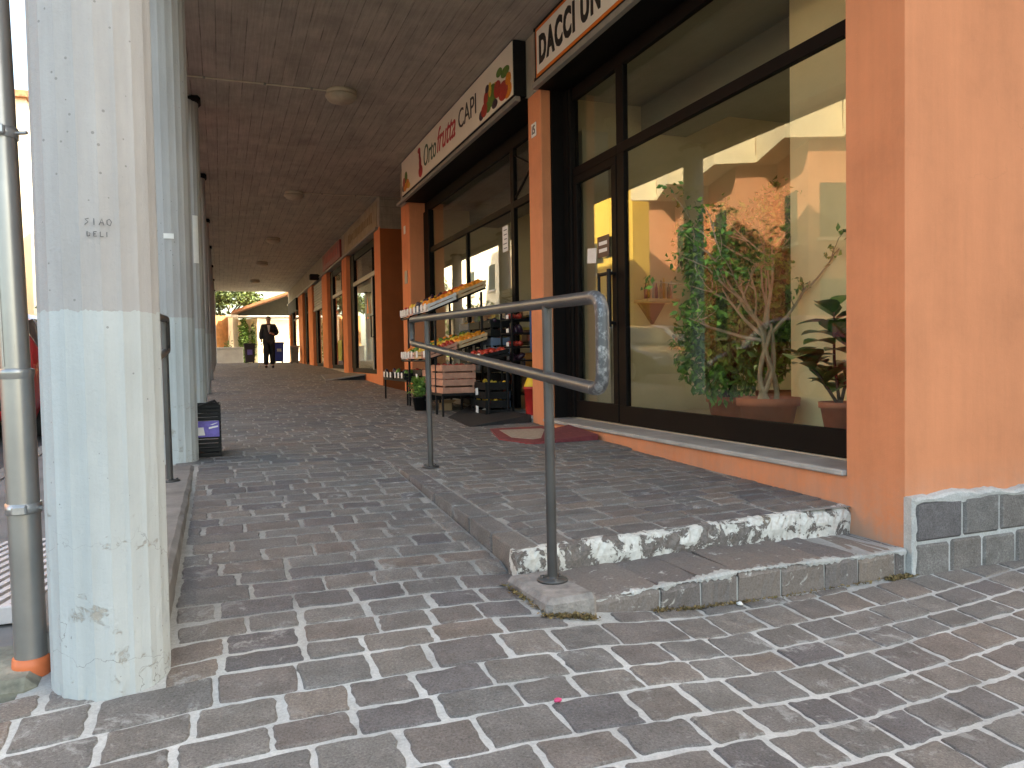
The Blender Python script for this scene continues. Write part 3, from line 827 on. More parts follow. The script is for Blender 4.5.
mb.tube([(XF-.07,6.86,.30),(XF-.07,6.86,.82)], .016); mb.tube([(XF-.07,6.65,.28),(XF-.07,6.65,.84)], .022)
mb.build('handle', M['black'], D1)
mb = MB(); mb.bbox((3.272,3.40,-.706),(3.60,7.735,-.672), .008); mb.build('window_sill', M['marble'], B)
# grocery window
mb = MB()
bar(mb, 9.46, 13.95, -.66, -.50); bar(mb, 9.46, 13.95, 1.93, 2.02); bar(mb, 8.09, 13.95, 2.70, 2.87); bar(mb, 9.36, 9.48, -.66, 2.70)
bar(mb, 13.6, 13.95, -.50, 2.70, XF-.03, .10); bar(mb, 8.09, 9.36, 1.93, 2.02); bar(mb, 11.4, 11.47, -.5, 1.93)
mb.tube([(XF+.02,8.12,2.66),(XF+.02,9.34,2.06)], .016, 6); mb.tube([(XF+.02,9.34,2.6),(XF+.02,8.75,2.35)], .01, 6)
W2 = mb.build('shop_window', M['frame'], B)
pane(9.48, 11.4, -.50, 1.93, W2); pane(11.47, 13.6, -.50, 1.93, W2); pane(9.48, 13.6, 2.02, 2.70, W2); pane(8.09, 9.36, 2.02, 2.70, W2)
mb = MB(); mb.bbox((3.29,8.09,FL-.046),(3.60,13.95,FL-.012), .006); mb.build('threshold', M['marble'], B)
# the further shop fronts
def far_front(y0, y1, zb, style):
    XF = 3.43
    def pane(a, b, c, d, par): 
        mb = MB(); mb.box((XF+.024,a,c),(XF+.032,b,d)); return mb.build('pane', M['glass'], par)
    def bar(mb, a, b, c, d, x0=XF, dd=.055): mb.bbox((x0,a,c),(x0+dd,b,d), .004)
    mb = MB(); zt = 2.86
    mb.box((3.44,y0,zb-.5),(3.75,y1,zb))
    mb.box((3.302,y0,zb-.6),(3.44,y1,zb-.002)); mb.build('threshold_wall', M['orange'] if style == 'pale' else M['concrete'], B)
    mb = MB(); bar(mb, y0, y1, zb, zb+.12); bar(mb, y0, y0+.08, zb+.12, zt); bar(mb, y1-.6, y1, zb+.12, zt, XF-.02, .09); bar(mb, y0+.08, y1-.6, 2.0, 2.07); bar(mb, y0+.08, y1-.6, 2.68, zt)
    ym = y0+.95; bar(mb, ym, ym+.07, zb+.12, 2.68)
    w = mb.build('shop_window', M['frame'], B)
    pane(y0+.08, ym, zb+.12, 2.0, w); pane(ym+.07, y1-.6, zb+.12, 2.0, w); pane(y0+.08, ym, 2.07, 2.68, w); pane(ym+.07, y1-.6, 2.07, 2.68, w)
    mb = MB(); mb.box((3.80,y0-.1,zb-.3),(5.2,y1+.1,zb-.01)); mb.box((5.2,y0-.1,zb),(5.3,y1+.1,zt+.05)); mb.box((3.74,y0-.2,zt),(5.2,y1+.2,zt+.06)); mb.box((3.74,y0-.06,zb),(5.2,y0-.01,zt)); mb.box((3.74,y1+.01,zb),(5.2,y1+.06,zt)); mb.build('inner_wall', M['beige'], B)
    if style == 'pale':
        mb = MB(); mb.box((3.49,y0+.09,zb+.13),(3.51,ym,1.9)); mb.box((3.49,ym+.08,zb+.13),(3.51,y1-.62,1.9)); mb.build('film', M['green_film'], w)
        mb = MB(); mb.box((3.39,y0+.05,1.985),(3.43,y1-.6,2.085)); mb.box((3.405,ym-.01,zb+.1),(3.428,ym+.08,2.0)); mb.build('pale_bar', M['lip'], w)
        for yy in (y0+.45, ym+.7):
            mb = MB(); mb.prism([(3.42,yy-.14,1.15),(3.42,yy+.14,1.15),(3.42,yy,1.55)], (.004,0,0)); mb.box((3.418,yy-.12,1.02),(3.422,yy+.12,1.06))
            mb.build('sticker', M['sign_orange'], w)
        mb = MB(); mb.tube([(3.43,ym-.06,.55),(3.36,ym-.06,.55),(3.36,ym-.06,1.05),(3.43,ym-.06,1.05)], .02, 6); mb.build('handle', M['black'], w)
    if style == 'red':
        mb = MB(); mb.box((3.49,ym+.08,zb+.13),(3.51,y1-.62,1.9)); mb.build('film', M['red_dark'], w)
        mb = MB(); mb.box((3.415,ym+.2,zb+.25),(3.425,ym+.95,.62)); mb.build('poster', M['poster_green'], w)
        mb = MB(); mb.box((3.40,y0+.05,1.98),(3.43,y1-.6,2.08)); mb.build('pale_bar', M['lip'], w)
    if style == 'shutter':
        mb = MB()
        for k in range(9): mb.bbox((3.36,y0+.02,1.95+k*.1),(3.40,y1-.02,2.04+k*.1), .015)
        mb.bbox((3.34,y0+.02,1.86),(3.41,y1-.02,1.945), .01); mb.build('roller_shutter', M['lip'], w)
far_front(17.42, 21.60, -.33, 'pale'); far_front(22.40, 25.75, -.25, 'red'); far_front(27.1, 30.1, -.20, 'shutter'); far_front(31.6, 33.9, -.17, 'plain'); far_front(35.7, 40.2, -.08, 'plain')
mb = MB(); mb.bbox((3.20,35.75,2.3),(3.30,40.1,2.86), .01); mb.build('dark_valance', M['frame'], B)
# columns: board-formed, twenty shallow flutes, origin at the base
def column_mesh():
    mb = MB(); nseg = 20; sub = 4; r = .168; H = 4.75
    zs = [0,.05,.12,.2,.3,.4,.55,.7,.85,1.0,1.2,1.6,2.0,2.6,3.2,4.0,H]
    prev = None; rn = random.Random(3)
    offs = [rn.uniform(-.0015,.0015) for _ in range(nseg)]
    vs = []
    for z in zs:
        for k in range(nseg*sub):
            a = 2*PI*k/(nseg*sub) + PI/nseg; s_ = (k % sub)/sub
            rr = r - .0034*math.sin(PI*s_) + offs[k//sub]
            if z < .75: rr += rn.uniform(-.0006,.0006)
            if z == 0: rr += rn.uniform(-.004,.002)
            vs.append((rr*math.cos(a), rr*math.sin(a), z))
    n = nseg*sub
    fs = [(i*n+k, i*n+(k+1) % n, (i+1)*n+(k+1) % n, (i+1)*n+k) for i in range(len(zs)-1) for k in range(n)]
    mb.add(vs, fs); return mb
cys = [2.69, 6.66, 11.25, 15.75, 20.6, 25.3, 30.2, 35.2, 40.3]
c0 = column_mesh().build('column', M['column'], B)
base = wloc(B)
COLS = []
for i, y in enumerate(cys):
    c = c0 if i == 0 else c0.copy()
    if i: COL.objects.link(c); c.parent = B
    zb = g0(y) - .012 if i != 1 else -.792
    if i == 0: pass
    c.location = Vector((-.356 if i else -.345, y, zb)) - base
    COLS.append(c)
# column mesh vertices were stored relative to the building: bring them back to the column's own base
for v in c0.data.vertices: v.co += base
# small dark brackets where columns meet the ceiling
for y in cys[2:]: mb = MB(); mb.bbox((-.53,y-.17,CE-.08),(-.16,y+.17,CE-.001), .03); mb.build('column_cap', M['frame'], B)

# ------------------------------------------------------------------ signs
def shop_sign(name, label, y0, y1, z0, z1, x0, x1, mat, group=None):
    t = thing(name, label, 'sign', (x1, (y0+y1)/2, z0), group)
    mb = MB(); mb.bbox((x0+.004, y0, z0), (x1, y1, z1), .006); mb.build('sign_box', M['black'], t)
    return t
S1 = shop_sign('shop_sign', 'white sign reading DACCI UN in black capitals with orange border', 3.75, 7.745, 2.945, 3.535, 3.245, 3.298, None)
mb = MB(); mb.box((3.243,3.79,2.985),(3.249,7.695,3.495)); mb.build('border', M['sign_orange'], S1)
mb = MB(); mb.box((3.240,3.82,3.018),(3.2445,7.665,3.462)); mb.build('panel', M['sign_white'], S1)
for yy in (7.715, 3.78):
    for zz in (2.97, 3.50): mb = MB(); mb.lathe((3.236,yy,zz), [(.0001,-.004),(.02,-.004),(.02,.006)], 10, axis='X'); mb.build('corner_screw', M['black'], S1)
text_mesh('DACCI UN', .385, M['text_black'], 'lettering', S1, (3.238, 7.60, 3.11), sx=.68, bold=.017, spacing=1.16)
S2 = shop_sign('shop_sign', 'cream grocery sign reading Ortofrutta CAPI with printed fruit at both ends', 8.11, 13.76, 2.925, 3.545, 3.14, 3.296, None)
mb = MB(); mb.box((3.136,8.125,2.94),(3.1445,13.745,3.53)); mb.build('panel', M['sign_cream'], S2)
text_mesh('Orto', .47, M['text_green'], 'lettering', S2, (3.134, 12.18, 3.08), sx=.80, shear=.25, bold=-.002)
text_mesh('frutta', .50, M['text_red'], 'lettering', S2, (3.134, 11.36, 3.10), sx=.88, shear=.42, bold=.001)
text_mesh('CAPI', .37, M['text_black'], 'lettering', S2, (3.134, 10.22, 3.13), sx=1.04, bold=-.001)
mb = MB()
def disc(mb, y, z, ry, rz, x=3.132, n=14, a0=0):
    mb.prism([(x, y+ry*math.cos(2*PI*k/n+a0), z+rz*math.sin(2*PI*k/n+a0)) for k in range(n)], (.003,0,0))
disc(mb, 12.36, 3.07, .13, .10); disc(mb, 12.38, 3.20, .075, .12); disc(mb, 12.40, 3.33, .055, .10); disc(mb, 12.44, 3.42, .085, .045)
mb.build('pepper_print', M['text_red'], S2)
rn = random.Random(5)
for nm, mt, spots in (('tomato_print','red_fruit',[(8.42,3.08,.16,.11),(8.62,3.16,.12,.10),(9.10,3.06,.12,.08),(9.02,3.18,.10,.09),(13.55,3.14,.10,.08)]),
                      ('leaf_print','green_fruit',[(8.80,3.15,.16,.13),(8.95,3.06,.10,.07),(8.35,3.27,.14,.06),(8.55,3.33,.10,.05),(13.40,3.20,.10,.10)]),
                      ('aubergine_print','purple_fruit',[(9.22,3.03,.09,.06),(8.98,3.28,.07,.05),(8.72,3.02,.10,.05),(13.62,3.05,.10,.06)]),
                      ('citrus_print','orange_fruit',[(8.28,3.04,.13,.09),(8.25,3.16,.09,.07),(13.48,3.05,.13,.08),(13.30,3.07,.12,.08)]),
                      ('lemon_print','yellow_fruit',[(8.70,3.22,.07,.05),(13.42,3.13,.09,.05),(13.20,3.02,.10,.05),(8.88,3.24,.06,.09)])):
    for i, (y, z, a, b) in enumerate(spots): mb = MB(); disc(mb, y, z, a, b, 3.1325-.0004*i-rn.uniform(0,.002), a0=rn.uniform(0,.4)); mb.build(nm, M[mt], S2)
# the signs on the far block
t = thing('shop_sign', 'faded cream sign panel with worn brown lettering over the pale glass door', 'sign', (3.30,19.5,2.95))
mb = MB(); mb.box((3.285,17.0,2.95),(3.302,21.7,3.48)); mb.build('panel', plain('faded_sign_panel', (.36,.31,.21), .8, 0, .22, 2.5, 0), t)
rn = random.Random(2); wl = plain('worn_brown_lettering', (.25,.19,.10), .8, 0, .3, 6, 0)
for k in range(16): mb = MB(); y = 20.9-k*.22; h = rn.uniform(.14,.24); mb.box((3.281,y-.07,3.22-h/2),(3.2845,y+.05,3.22+h/2)); mb.build('worn_letter', wl, t)
t = thing('shop_sign', 'dark red sign panel with pinkish lettering on the far block', 'sign', (3.30,24.1,2.95))
mb = MB(); mb.bbox((3.24,22.3,2.95),(3.299,26.2,3.45), .006); mb.build('panel', M['sign_red'], t)
wl = plain('faded_pink_lettering', (.50,.14,.13), .8, 0, .2, 6, 0)
for k in range(9): mb = MB(); y = 25.6-k*.34; h = rn.uniform(.16,.24); mb.box((3.234,y-.10,3.2-h/2),(3.2405,y+.08,3.2+h/2)); mb.build('worn_letter', wl, t)
mb = MB(); mb.bbox((2.93,27.3,2.80),(3.25,27.55,3.0), .03); mb.tube([(3.24,27.42,2.95),(3.305,27.42,2.95)], .02, 6)
tag(mb.build('projecting_lamp', M['black'], origin=(3.3,27.42,2.9)), 'small black box lamp projecting from the fascia of the far block', 'lamp')
# number plates
def plate(y, z, label, txt):
    t = thing('number_plate', label, 'number plate', (3.298, y, z))
    mb = MB(); mb.bbox((3.288,y-.065,z-.075),(3.2985,y+.065,z+.075), .004); mb.build('plate', M['white'], t)
    if txt: text_mesh(txt, .13, M['text_black'], 'numeral', t, (3.287,y,z-.045), sx=.8, align='CENTER', bold=.002)
plate(7.91, 2.50, 'white number plate reading 15 on the orange pillar between the two shops', '15')
plate(14.30, 2.43, 'small white number plate high on the pillar at the grocery far end', None)
mb = MB(); mb.bbox((3.285,14.15,1.42),(3.2985,14.35,1.66), .004)
tag(mb.build('wall_plate', M['lip'], origin=(3.29,14.25,1.42)), 'small grey plate at eye level on the pillar at the grocery far end', 'plate')

# ------------------------------------------------------------------ ceiling lamps and conduits
lamps = [(1.579,10.374,'nearest dusty round ceiling lamp, large, with its conduit running left'), (1.53,16.80,'second round ceiling lamp with its conduit running right to the fascia'),
         (1.493,23.18,'third round ceiling lamp, small and dim, in the middle of the row'), (1.46,28.81,'fourth round ceiling lamp counting from the near one'), (1.47,35.18,'farthest round ceiling lamp, close to the bright end of the arcade')]
first = None
for i, (x, y, lb) in enumerate(lamps):
    if first is None:
        t = thing('ceiling_lamp', lb, 'ceiling lamp', (x, y, CE), 'round lamps along the arcade ceiling')
        mb = MB(); mb.lathe((x,y,CE), [(.001,-.001),(.19,-.001),(.19,-.045),(.165,-.055),(.001,-.055)], 28); mb.build('lamp_base', M['lamp_dome'], t)
        mb = MB(); mb.lathe((x,y,CE), [(.165,-.053),(.205,-.060),(.205,-.085),(.16,-.135),(.09,-.16),(.001,-.165)], 28); mb.build('lamp_shade', plain('aged_lamp_shade', (.40,.345,.26), .45, 0, .15, 8, .05), t)
        first = t
    else:
        t = copy_tree(first); t.location = (x, y, CE); t['label'] = lb
def conduit(pts, lb, clips):
    t = thing('ceiling_conduit', lb, 'conduit', pts[0], 'conduits on the arcade ceiling')
    mb = MB(); mb.tube(pts, .011, 8); mb.build('pipe', M['lamp_dome'], t)
    for c in clips: mb = MB(); mb.bbox((c[0]-.015,c[1]-.018,CE-.032),(c[0]+.015,c[1]+.018,CE-.001), .004); mb.build('clip', M['lip'], t)
conduit([(-.30,10.36,CE-.014),(1.39,10.374,CE-.014)], 'thin pale conduit from the columns to the nearest ceiling lamp', [(-.1,10.36),(.62,10.365),(1.2,10.37)])
conduit([(1.72,16.80,CE-.014),(3.30,16.715,CE-.014)], 'thin pale conduit from the second ceiling lamp to the fascia', [(2.1,16.78),(2.8,16.74)])

# ------------------------------------------------------------------ handrails
def handrail(P1, P2, z1l, z2l, b1, b2, ext1, ext2, label):
    """P1 far post top, P2 near post top; z?l = lower bar heights at the posts; b? = base heights"""
    P1 = Vector(P1); P2 = Vector(P2); d = P2-P1
    L1 = Vector((P1.x,P1.y,z1l)); L2 = Vector((P2.x,P2.y,z2l)); dl = L2-L1
    t = thing('handrail', label, 'handrail', (P2.x, P2.y, b2), 'steel handrails beside the ramp')
    R = .0245
    def up(s): return P1 + d*s
    def lo(s): return L1 + dl*s
    a, b = up(ext1), up(ext2); c, e = lo(ext2), lo(ext1)
    def corner(p, q, r, rad, n=6):
        p, q, r = Vector(p), Vector(q), Vector(r)
        u = (p-q).normalized(); v = (r-q).normalized(); s = q+u*rad; f = q+v*rad
        return [(s*(1-k/n)**2 + q*2*(k/n)*(1-k/n) + f*(k/n)**2) for k in range(n+1)]
    k = 18
    top = [a.lerp(b, i/k) for i in range(1, k)]
    mid_n = (b+c)/2; mid_f = (a+e)/2
    path_u = corner(mid_f, a, b, .05)[2:] + [p for p in top if (p-a).length > .06 and (p-b).length > .08]
    near = corner(a, b, c, .075) + corner(b, c, e, .075)
    path_l = [e.lerp(c, i/k) for i in range(1, k)]
    path_l = [p for p in path_l if (p-e).length > .06 and (p-c).length > .08]
    farc = corner(c, e, a, .05)[:-1] + corner(e, a, b, .05)[1:4]
    mb = MB(); mb.tube(corner(e, a, b, .05)[3:] + [p for p in top if (p-a).length > .06 and (p-b).length > .08] + [near[0]], R, 14); mb.build('top_rail', M['rail'], t)
    mb = MB(); mb.tube(near, R*1.02, 14); mb.build('rail_end', M['rail_worn'], t)
    mb = MB(); mb.tube([near[-1]] + path_l[::-1] + farc, R, 14); mb.build('lower_rail', M['rail'], t)
    for P, bz in ((P1,b1),(P2,b2)):
        lean = -.006 if P is P1 else -.006
        mb = MB(); mb.tube([(P.x-lean,P.y,bz),(P.x,P.y,P.z-.01)], .0215, 14)
        po = mb.build('post', M['rail'], t)
        mb = MB(); mb.lathe((P.x-lean,P.y,bz), [(.001,.004),(.062,.004),(.066,.0),(.062,.010),(.024,.012),(.022,.018)], 16)
        for k2 in range(3):
            a2 = k2*2.1+.4; mb.lathe((P.x-lean+.045*math.cos(a2),P.y+.045*math.sin(a2),bz+.01), [(.001,.01),(.008,.01),(.008,.0)], 6)
        mb.build('base_plate', M['rail'], po)
    return t
handrail((1.425,5.529,.302),(1.269,2.938,.223), .089, -.083, plat(1.43,5.5)+.004, -.938, -.25, 1.215, 'grey steel handrail with chipped paint standing beside the step edge')
handrail((-.350,5.62,.300),(-.362,3.55,.235), .075, -.06, -.790, -.84, -.10, 1.12, 'dark steel handrail seen end-on between the first two columns')

# ------------------------------------------------------------------ downpipe, grate and things by the first column
t = thing('downpipe', 'grey metal downpipe with orange base pipe beside the nearest column', 'pipe', (-.60,2.82,g0(2.8)))
px, py = -.590, 2.80; pb = g0(2.8)
mb = MB(); mb.tube([(px,py,pb+.03),(px-.010,py,-.01)], .046, 24); mb.lathe((px-.010,py,-.01), [(.046,-.03),(.050,-.012),(.050,.0),(.040,.004)], 24); mb.build('lower_pipe', M['zinc'], t)
mb = MB(); mb.tube([(px-.012,py,-.012),(px-.072,py,3.41)], .0415, 24); mb.tube([(px-.036,py-.034,0.),(px-.096,py-.034,3.40)], .004, 6); mb.build('upper_pipe', M['zinc'], t)
mb = MB(); mb.lathe((px,py,pb-.02), [(.046,.075),(.053,.073),(.055,.05),(.053,.0)], 24); mb.build('base_pipe', M['orange_pvc'], t)
for zz, r, px in ((-.445,.048,px-.005),(.72,.043,px-.025)):
    mb = MB(); mb.lathe((px,py,zz), [(r-.004,-.016),(r+.003,-.016),(r+.003,.016),(r-.004,.016)], 24)
    mb.bbox((px-.02,py-r-.022,zz-.014),(px+.02,py-r+.004,zz+.014), .004); mb.tube([(px+r*.8,py-.01,zz),(-.54,py-.03,zz)], .006, 6); mb.build('clamp', M['steel'], t)
mb = MB(); mb.bbox((-.82,2.66,pb-.3),(-.555,3.05,pb+.025), .03)
mb.bbox((-1.6,2.64,pb-.3),(-.822,2.80,pb+.02), .02)
tag(mb.build('drain_footing', M['moss_concrete']), kind='structure')
t = thing('floor_grate', 'pale grating of diagonal bars set in the ground left of the nearest column', 'grate', (-.85,4.2,-.93))
zg = -.90
mb = MB(); mb.box((-1.35,3.35,zg-.10),(-.63,5.4,zg-.05)); mb.build('pit', M['pit'], t)
mb = MB()
for k in range(34):
    x = -1.86+.056*k; a, b = Vector((x,3.365,zg)), Vector((x+.50,5.385,zg))
    if b.x < -1.30 or a.x > -.66: continue
    if a.x < -1.335: a = a.lerp(b, (-1.335-a.x)/(b.x-a.x))
    if b.x > -.655: b = a.lerp(b, (-.655-a.x)/(b.x-a.x))
    w = Vector((.0145,0,0)); mb = MB(); mb.prism([a-w, a+w, b+w, b-w], (0,0,-.03)); mb.build('bar', M['grate'], t)
mb = MB(); mb.bbox((-1.38,4.36,zg-.05),(-.62,4.38,zg-.031), .003)
mb.build('cross_bar', M['grate'], t)
mb = MB(); mb.bbox((-1.38,3.32,zg-.06),(-.62,3.36,zg+.006), .004); mb.bbox((-1.38,5.39,zg-.06),(-.62,5.43,zg+.006), .004); mb.bbox((-1.38,3.36,zg-.06),(-1.34,5.39,zg+.006), .004); mb.build('frame', M['grate'], t)
# marker scribble on the first column
t = thing('graffiti', 'faint marker scribble of two short words on the nearest column', 'graffiti', (-.345,2.52,.50))
ang = math.atan2(-2.69, .345-.02)
nx, ny = math.cos(ang), math.sin(ang)
rr = .1715; cx0, cy0 = -.345, 2.69
def on_col(u, z, cx=cx0, cy=cy0, r=rr, a0=ang):
    a = a0 + u/r; return (cx+r*math.cos(a), cy+r*math.sin(a), z)
def strokes(lines, name):
    mb = MB()
    for ln in lines: mb.tube([on_col(u, z) for u, z in ln], .0012, 5)
    mb.build(name, M['ink'], t)
def wr(txt, u0, z0, h, w):
    G = {'C':[[(0,1),(.8,.85),(.8,.3),(.1,0)]], 'I':[[(.4,1),(.4,0)]], 'A':[[(0,0),(.5,1),(.8,0)],[(.2,.4),(.75,.35)]], 'O':[[(.1,.8),(.5,1),(.85,.6),(.6,0),(.1,.2),(.1,.8)]],
         'D':[[(.1,0),(.1,1),(.7,.6),(.6,.1),(.1,0)]], 'E':[[(.8,1),(.2,.95),(.2,0),(.8,.05)],[(.2,.5),(.6,.5)]], 'L':[[(.3,1),(.3,0),(.95,.05)]], 'S':[[(.8,.95),(.2,.85),(.7,.4),(.1,0)]]}
    out = []
    for i, ch in enumerate(txt):
        for ln in G[ch]: out.append([(u0+w*(i*1.25+a), z0+h*b) for a, b in ln])
    return out
strokes(wr('SIAO', -.034, .405, .019, .0155) + wr('DELI', -.028, .372, .014, .0125), 'marker_line')

# papers stuck on the columns
def notice(cx, cy, a0, a1, z0, z1, lb):
    r = .1725; n = 6; mb = MB()
    for i in range(n):
        q = [a0+(a1-a0)*k/n for k in (i, i+1)]
        P = [(cx+r*math.cos(q[0]), cy+r*math.sin(q[0])), (cx+r*math.cos(q[1]), cy+r*math.sin(q[1]))]
        Q = [(cx+(r+.003)*math.cos(q[0]), cy+(r+.003)*math.sin(q[0])), (cx+(r+.003)*math.cos(q[1]), cy+(r+.003)*math.sin(q[1]))]
        mb.add([(*P[0],z0),(*P[1],z0),(*Q[1],z0),(*Q[0],z0),(*P[0],z1),(*P[1],z1),(*Q[1],z1),(*Q[0],z1)], [(0,1,2,3),(4,5,6,7),(3,2,6,7),(0,3,7,4),(1,2,6,5)])
    tag(mb.build('paper_notice', M['paper'], origin=(cx+r*math.cos(a0), cy+r*math.sin(a0), z0)), lb, 'notice')
notice(-.356, 11.25, R_(-72), R_(-48), 1.33, 1.96, 'tall torn white paper strip stuck on the third column')
notice(-.356, 6.66, R_(-100), R_(-76), .96, 1.00, 'small strip of pale tape stuck on the second column')

# black crates behind the second column
def crate(name, x0, x1, y0, y1, z0, h, mat, label, cat='crate', group=None, slats=3, th=.012, parent=None):
    t = thing(name, label, cat, ((x0+x1)/2, (y0+y1)/2, z0), group)
    mb = MB(); mb.bbox((x0,y0,z0),(x1,y1,z0+.012), .003)
    gap = h/slats
    for k in range(slats):
        za, zb = z0+.012+k*gap, z0+.012+k*gap+gap*.72
        for (a, b) in (((x0,y0),(x1,y0+th)),((x0,y1-th),(x1,y1)),((x0,y0+th),(x0+th,y1-th)),((x1-th,y0+th),(x1,y1-th))):
            mb.bbox((a[0],a[1],za),(b[0],b[1],zb), .002)
    for px_ in (x0+.001, x1-.026):
        for py_ in (y0+.001, y1-.026): mb.box((px_+.002,py_+.002,z0+.01),(px_+.023,py_+.023,z0+h+.004))
    mb.build('crate_body', mat, t); return t
zc = g0(6.80)
K1 = crate('plastic_crate', -.36, -.016, 6.76, 7.20, zc, .215, M['black_plastic'], 'black plastic crate with dark slats, bottom of the pair behind the second column', group='black crates behind the second column', slats=6)
K2 = crate('plastic_crate', -.36, -.016, 6.76, 7.20, zc+.228, .20, M['black_plastic'], 'black plastic crate with purple printed panel, top of the pair behind the second column', group='black crates behind the second column', slats=6)
mb = MB(); mb.bbox((-.345,6.748,zc+.17),(-.03,6.759,zc+.30), .002); mb.build('printed_panel', M['purple'], K2)
for q in ([(-.20,.185),(-.14,.185),(-.15,.25),(-.20,.25)], [(-.11,.235),(-.04,.25),(-.04,.262),(-.11,.25)], [(-.10,.27),(-.05,.285),(-.04,.285),(-.08,.268)]):
    mb = MB(); mb.prism([(x,6.744,zc+z) for x, z in q], (0,.003,0)); mb.build('pale_print', M['paper'], K2)
mb = MB(); mb.tube([(-.20,6.77,zc+.41),(-.16,6.765,zc+.43),(-.06,6.765,zc+.465),(-.03,6.77,zc+.42)], .011, 8); mb.build('handle', M['black_plastic'], K2)

# ------------------------------------------------------------------ mats and ramps
def gz(x, y): return plat(x, y) if y < 8 and x > 1.2 else walk(x, y)
t = thing('door_mat', 'worn red carpet with a beige centre panel on the paving by the salon door', 'mat', (2.9,6.95,gz(2.9,6.9)))
def slab(mb, poly, zf, th, lift=.004):
    n = len(poly); vs = [(x, y, zf(x, y)+lift) for x, y in poly] + [(x, y, zf(x, y)+lift+th) for x, y in poly]
    mb.add(vs, [tuple(range(n))[::-1], tuple(range(n, 2*n))] + [(i, (i+1) % n, n+(i+1) % n, n+i) for i in range(n)])
MATP = [(2.42,6.78),(2.60,6.36),(3.27,6.44),(3.27,7.66),(2.62,7.62)]
mb = MB(); slab(mb, MATP, gz, .016, .008); mb.build('carpet', M['mat_red'], t)
mb = MB(); slab(mb, [(2.56,6.82),(2.70,6.62),(3.10,6.86),(3.12,7.42),(2.66,7.44)], gz, .003, .0255); mb.build('centre_panel', M['mat_beige'], t)
mb = MB()    # red wedge against the threshold
P = [(2.66,6.37),(3.264,6.40),(3.264,7.05),(2.95,6.95)]
zb = [gz(*p)+.03 for p in P]; zt = [zb[0]+.004, gz(3.26,6.5)+.07, gz(3.26,7)+.10, zb[3]+.03]
mb.add([(x, y, z-.012) for (x, y), z in zip(P, zb)] + [(x, y, z) for (x, y), z in zip(P, zt)], [(3,2,1,0),(4,5,6,7)]+[(i, (i+1) % 4, 4+(i+1) % 4, 4+i) for i in range(4)])
tag(mb.build('threshold_wedge', plain('red_wedge', (.17,.035,.04), .9, 0, .25, 20, .4, 200, .004), origin=(3.0,6.7,gz(3,6.7))), 'dark red wedge ramp leaning against the sill of the salon door', 'ramp')
mb = MB()
P = [(2.50,7.95),(3.288,8.12),(3.288,10.2),(2.56,9.0)]
zb = [gz(*p)+.004 for p in P]; zt = [zb[0]+.012, zb[1]+.085, zb[2]+.07, zb[3]+.012]
mb.add([(x, y, z) for (x, y), z in zip(P, zb)] + [(x, y, z) for (x, y), z in zip(P, zt)], [(3,2,1,0),(4,5,6,7)]+[(i, (i+1) % 4, 4+(i+1) % 4, 4+i) for i in range(4)])
tag(mb.build('rubber_ramp', M['rubber'], origin=(2.9,8.6,gz(2.9,8.6))), 'black rubber ramp in front of the grocery entrance', 'ramp')
t = thing('metal_ramp', 'grey metal ramp sloping up to the pale glass door of the far block', 'ramp', (2.9,19.5,g0(19)))
mb = MB()
P = [(2.35,19.0),(3.29,18.75),(3.29,21.3),(2.5,21.2)]
zb = [g0(y)+.003 for x, y in P]; zt = [zb[0]+.02, -.335, -.335, zb[3]+.02]
mb.add([(x, y, z) for (x, y), z in zip(P, zt)] + [(x, y, z-.025) for (x, y), z in zip(P, zt)], [(0,1,2,3),(7,6,5,4)]+[(i, (i+1) % 4, 4+(i+1) % 4, 4+i) for i in range(4)])
mb.build('ramp_plate', M['ramp_metal'], t)
mb = MB(); mb.prism([(2.55,18.99,zb[0]+.003),(3.27,18.82,zb[1]+.003),(3.27,18.82,-.37)], (0,.03,0)); mb.build('side_plate', M['black'], t)

# ------------------------------------------------------------------ the fruit stand
def fruit_mesh(kind):
    mb = MB()
    if kind == 'orange': mb.ball((0,0,0), .041, 10, 7)
    if kind == 'tomato': mb.ball((0,0,0), .036, 10, 6, (1,1,.8))
    if kind == 'lemon': mb.ball((0,0,0), .034, 10, 7, (1.35,.95,.95))
    if kind == 'green': mb.ball((0,0,0), .045, 9, 6, (1.5,.8,.7))
    if kind == 'aubergine': mb.ball((0,0,0), .040, 9, 6, (1.9,.85,.85))
    return mb
FM = {'orange':'orange_fruit','tomato':'red_fruit','lemon':'yellow_fruit','green':'green_fruit','aubergine':'purple_fruit'}
FNAME = {'orange':'orange','tomato':'tomato','lemon':'lemon','green':'courgette','aubergine':'aubergine'}
protos = {}
def put_fruit(kind, p, label, group):
    if kind not in protos:
        o = fruit_mesh(kind).build(FNAME[kind], M[FM[kind]]); protos[kind] = o
    else:
        o = protos[kind].copy(); COL.objects.link(o)
    o.location = p; o.rotation_euler = (U(0,6), U(0,6), U(0,6)); k = U(.85,1.1); o.scale = (k,k,k)
    tag(o, label, FNAME[kind], group)
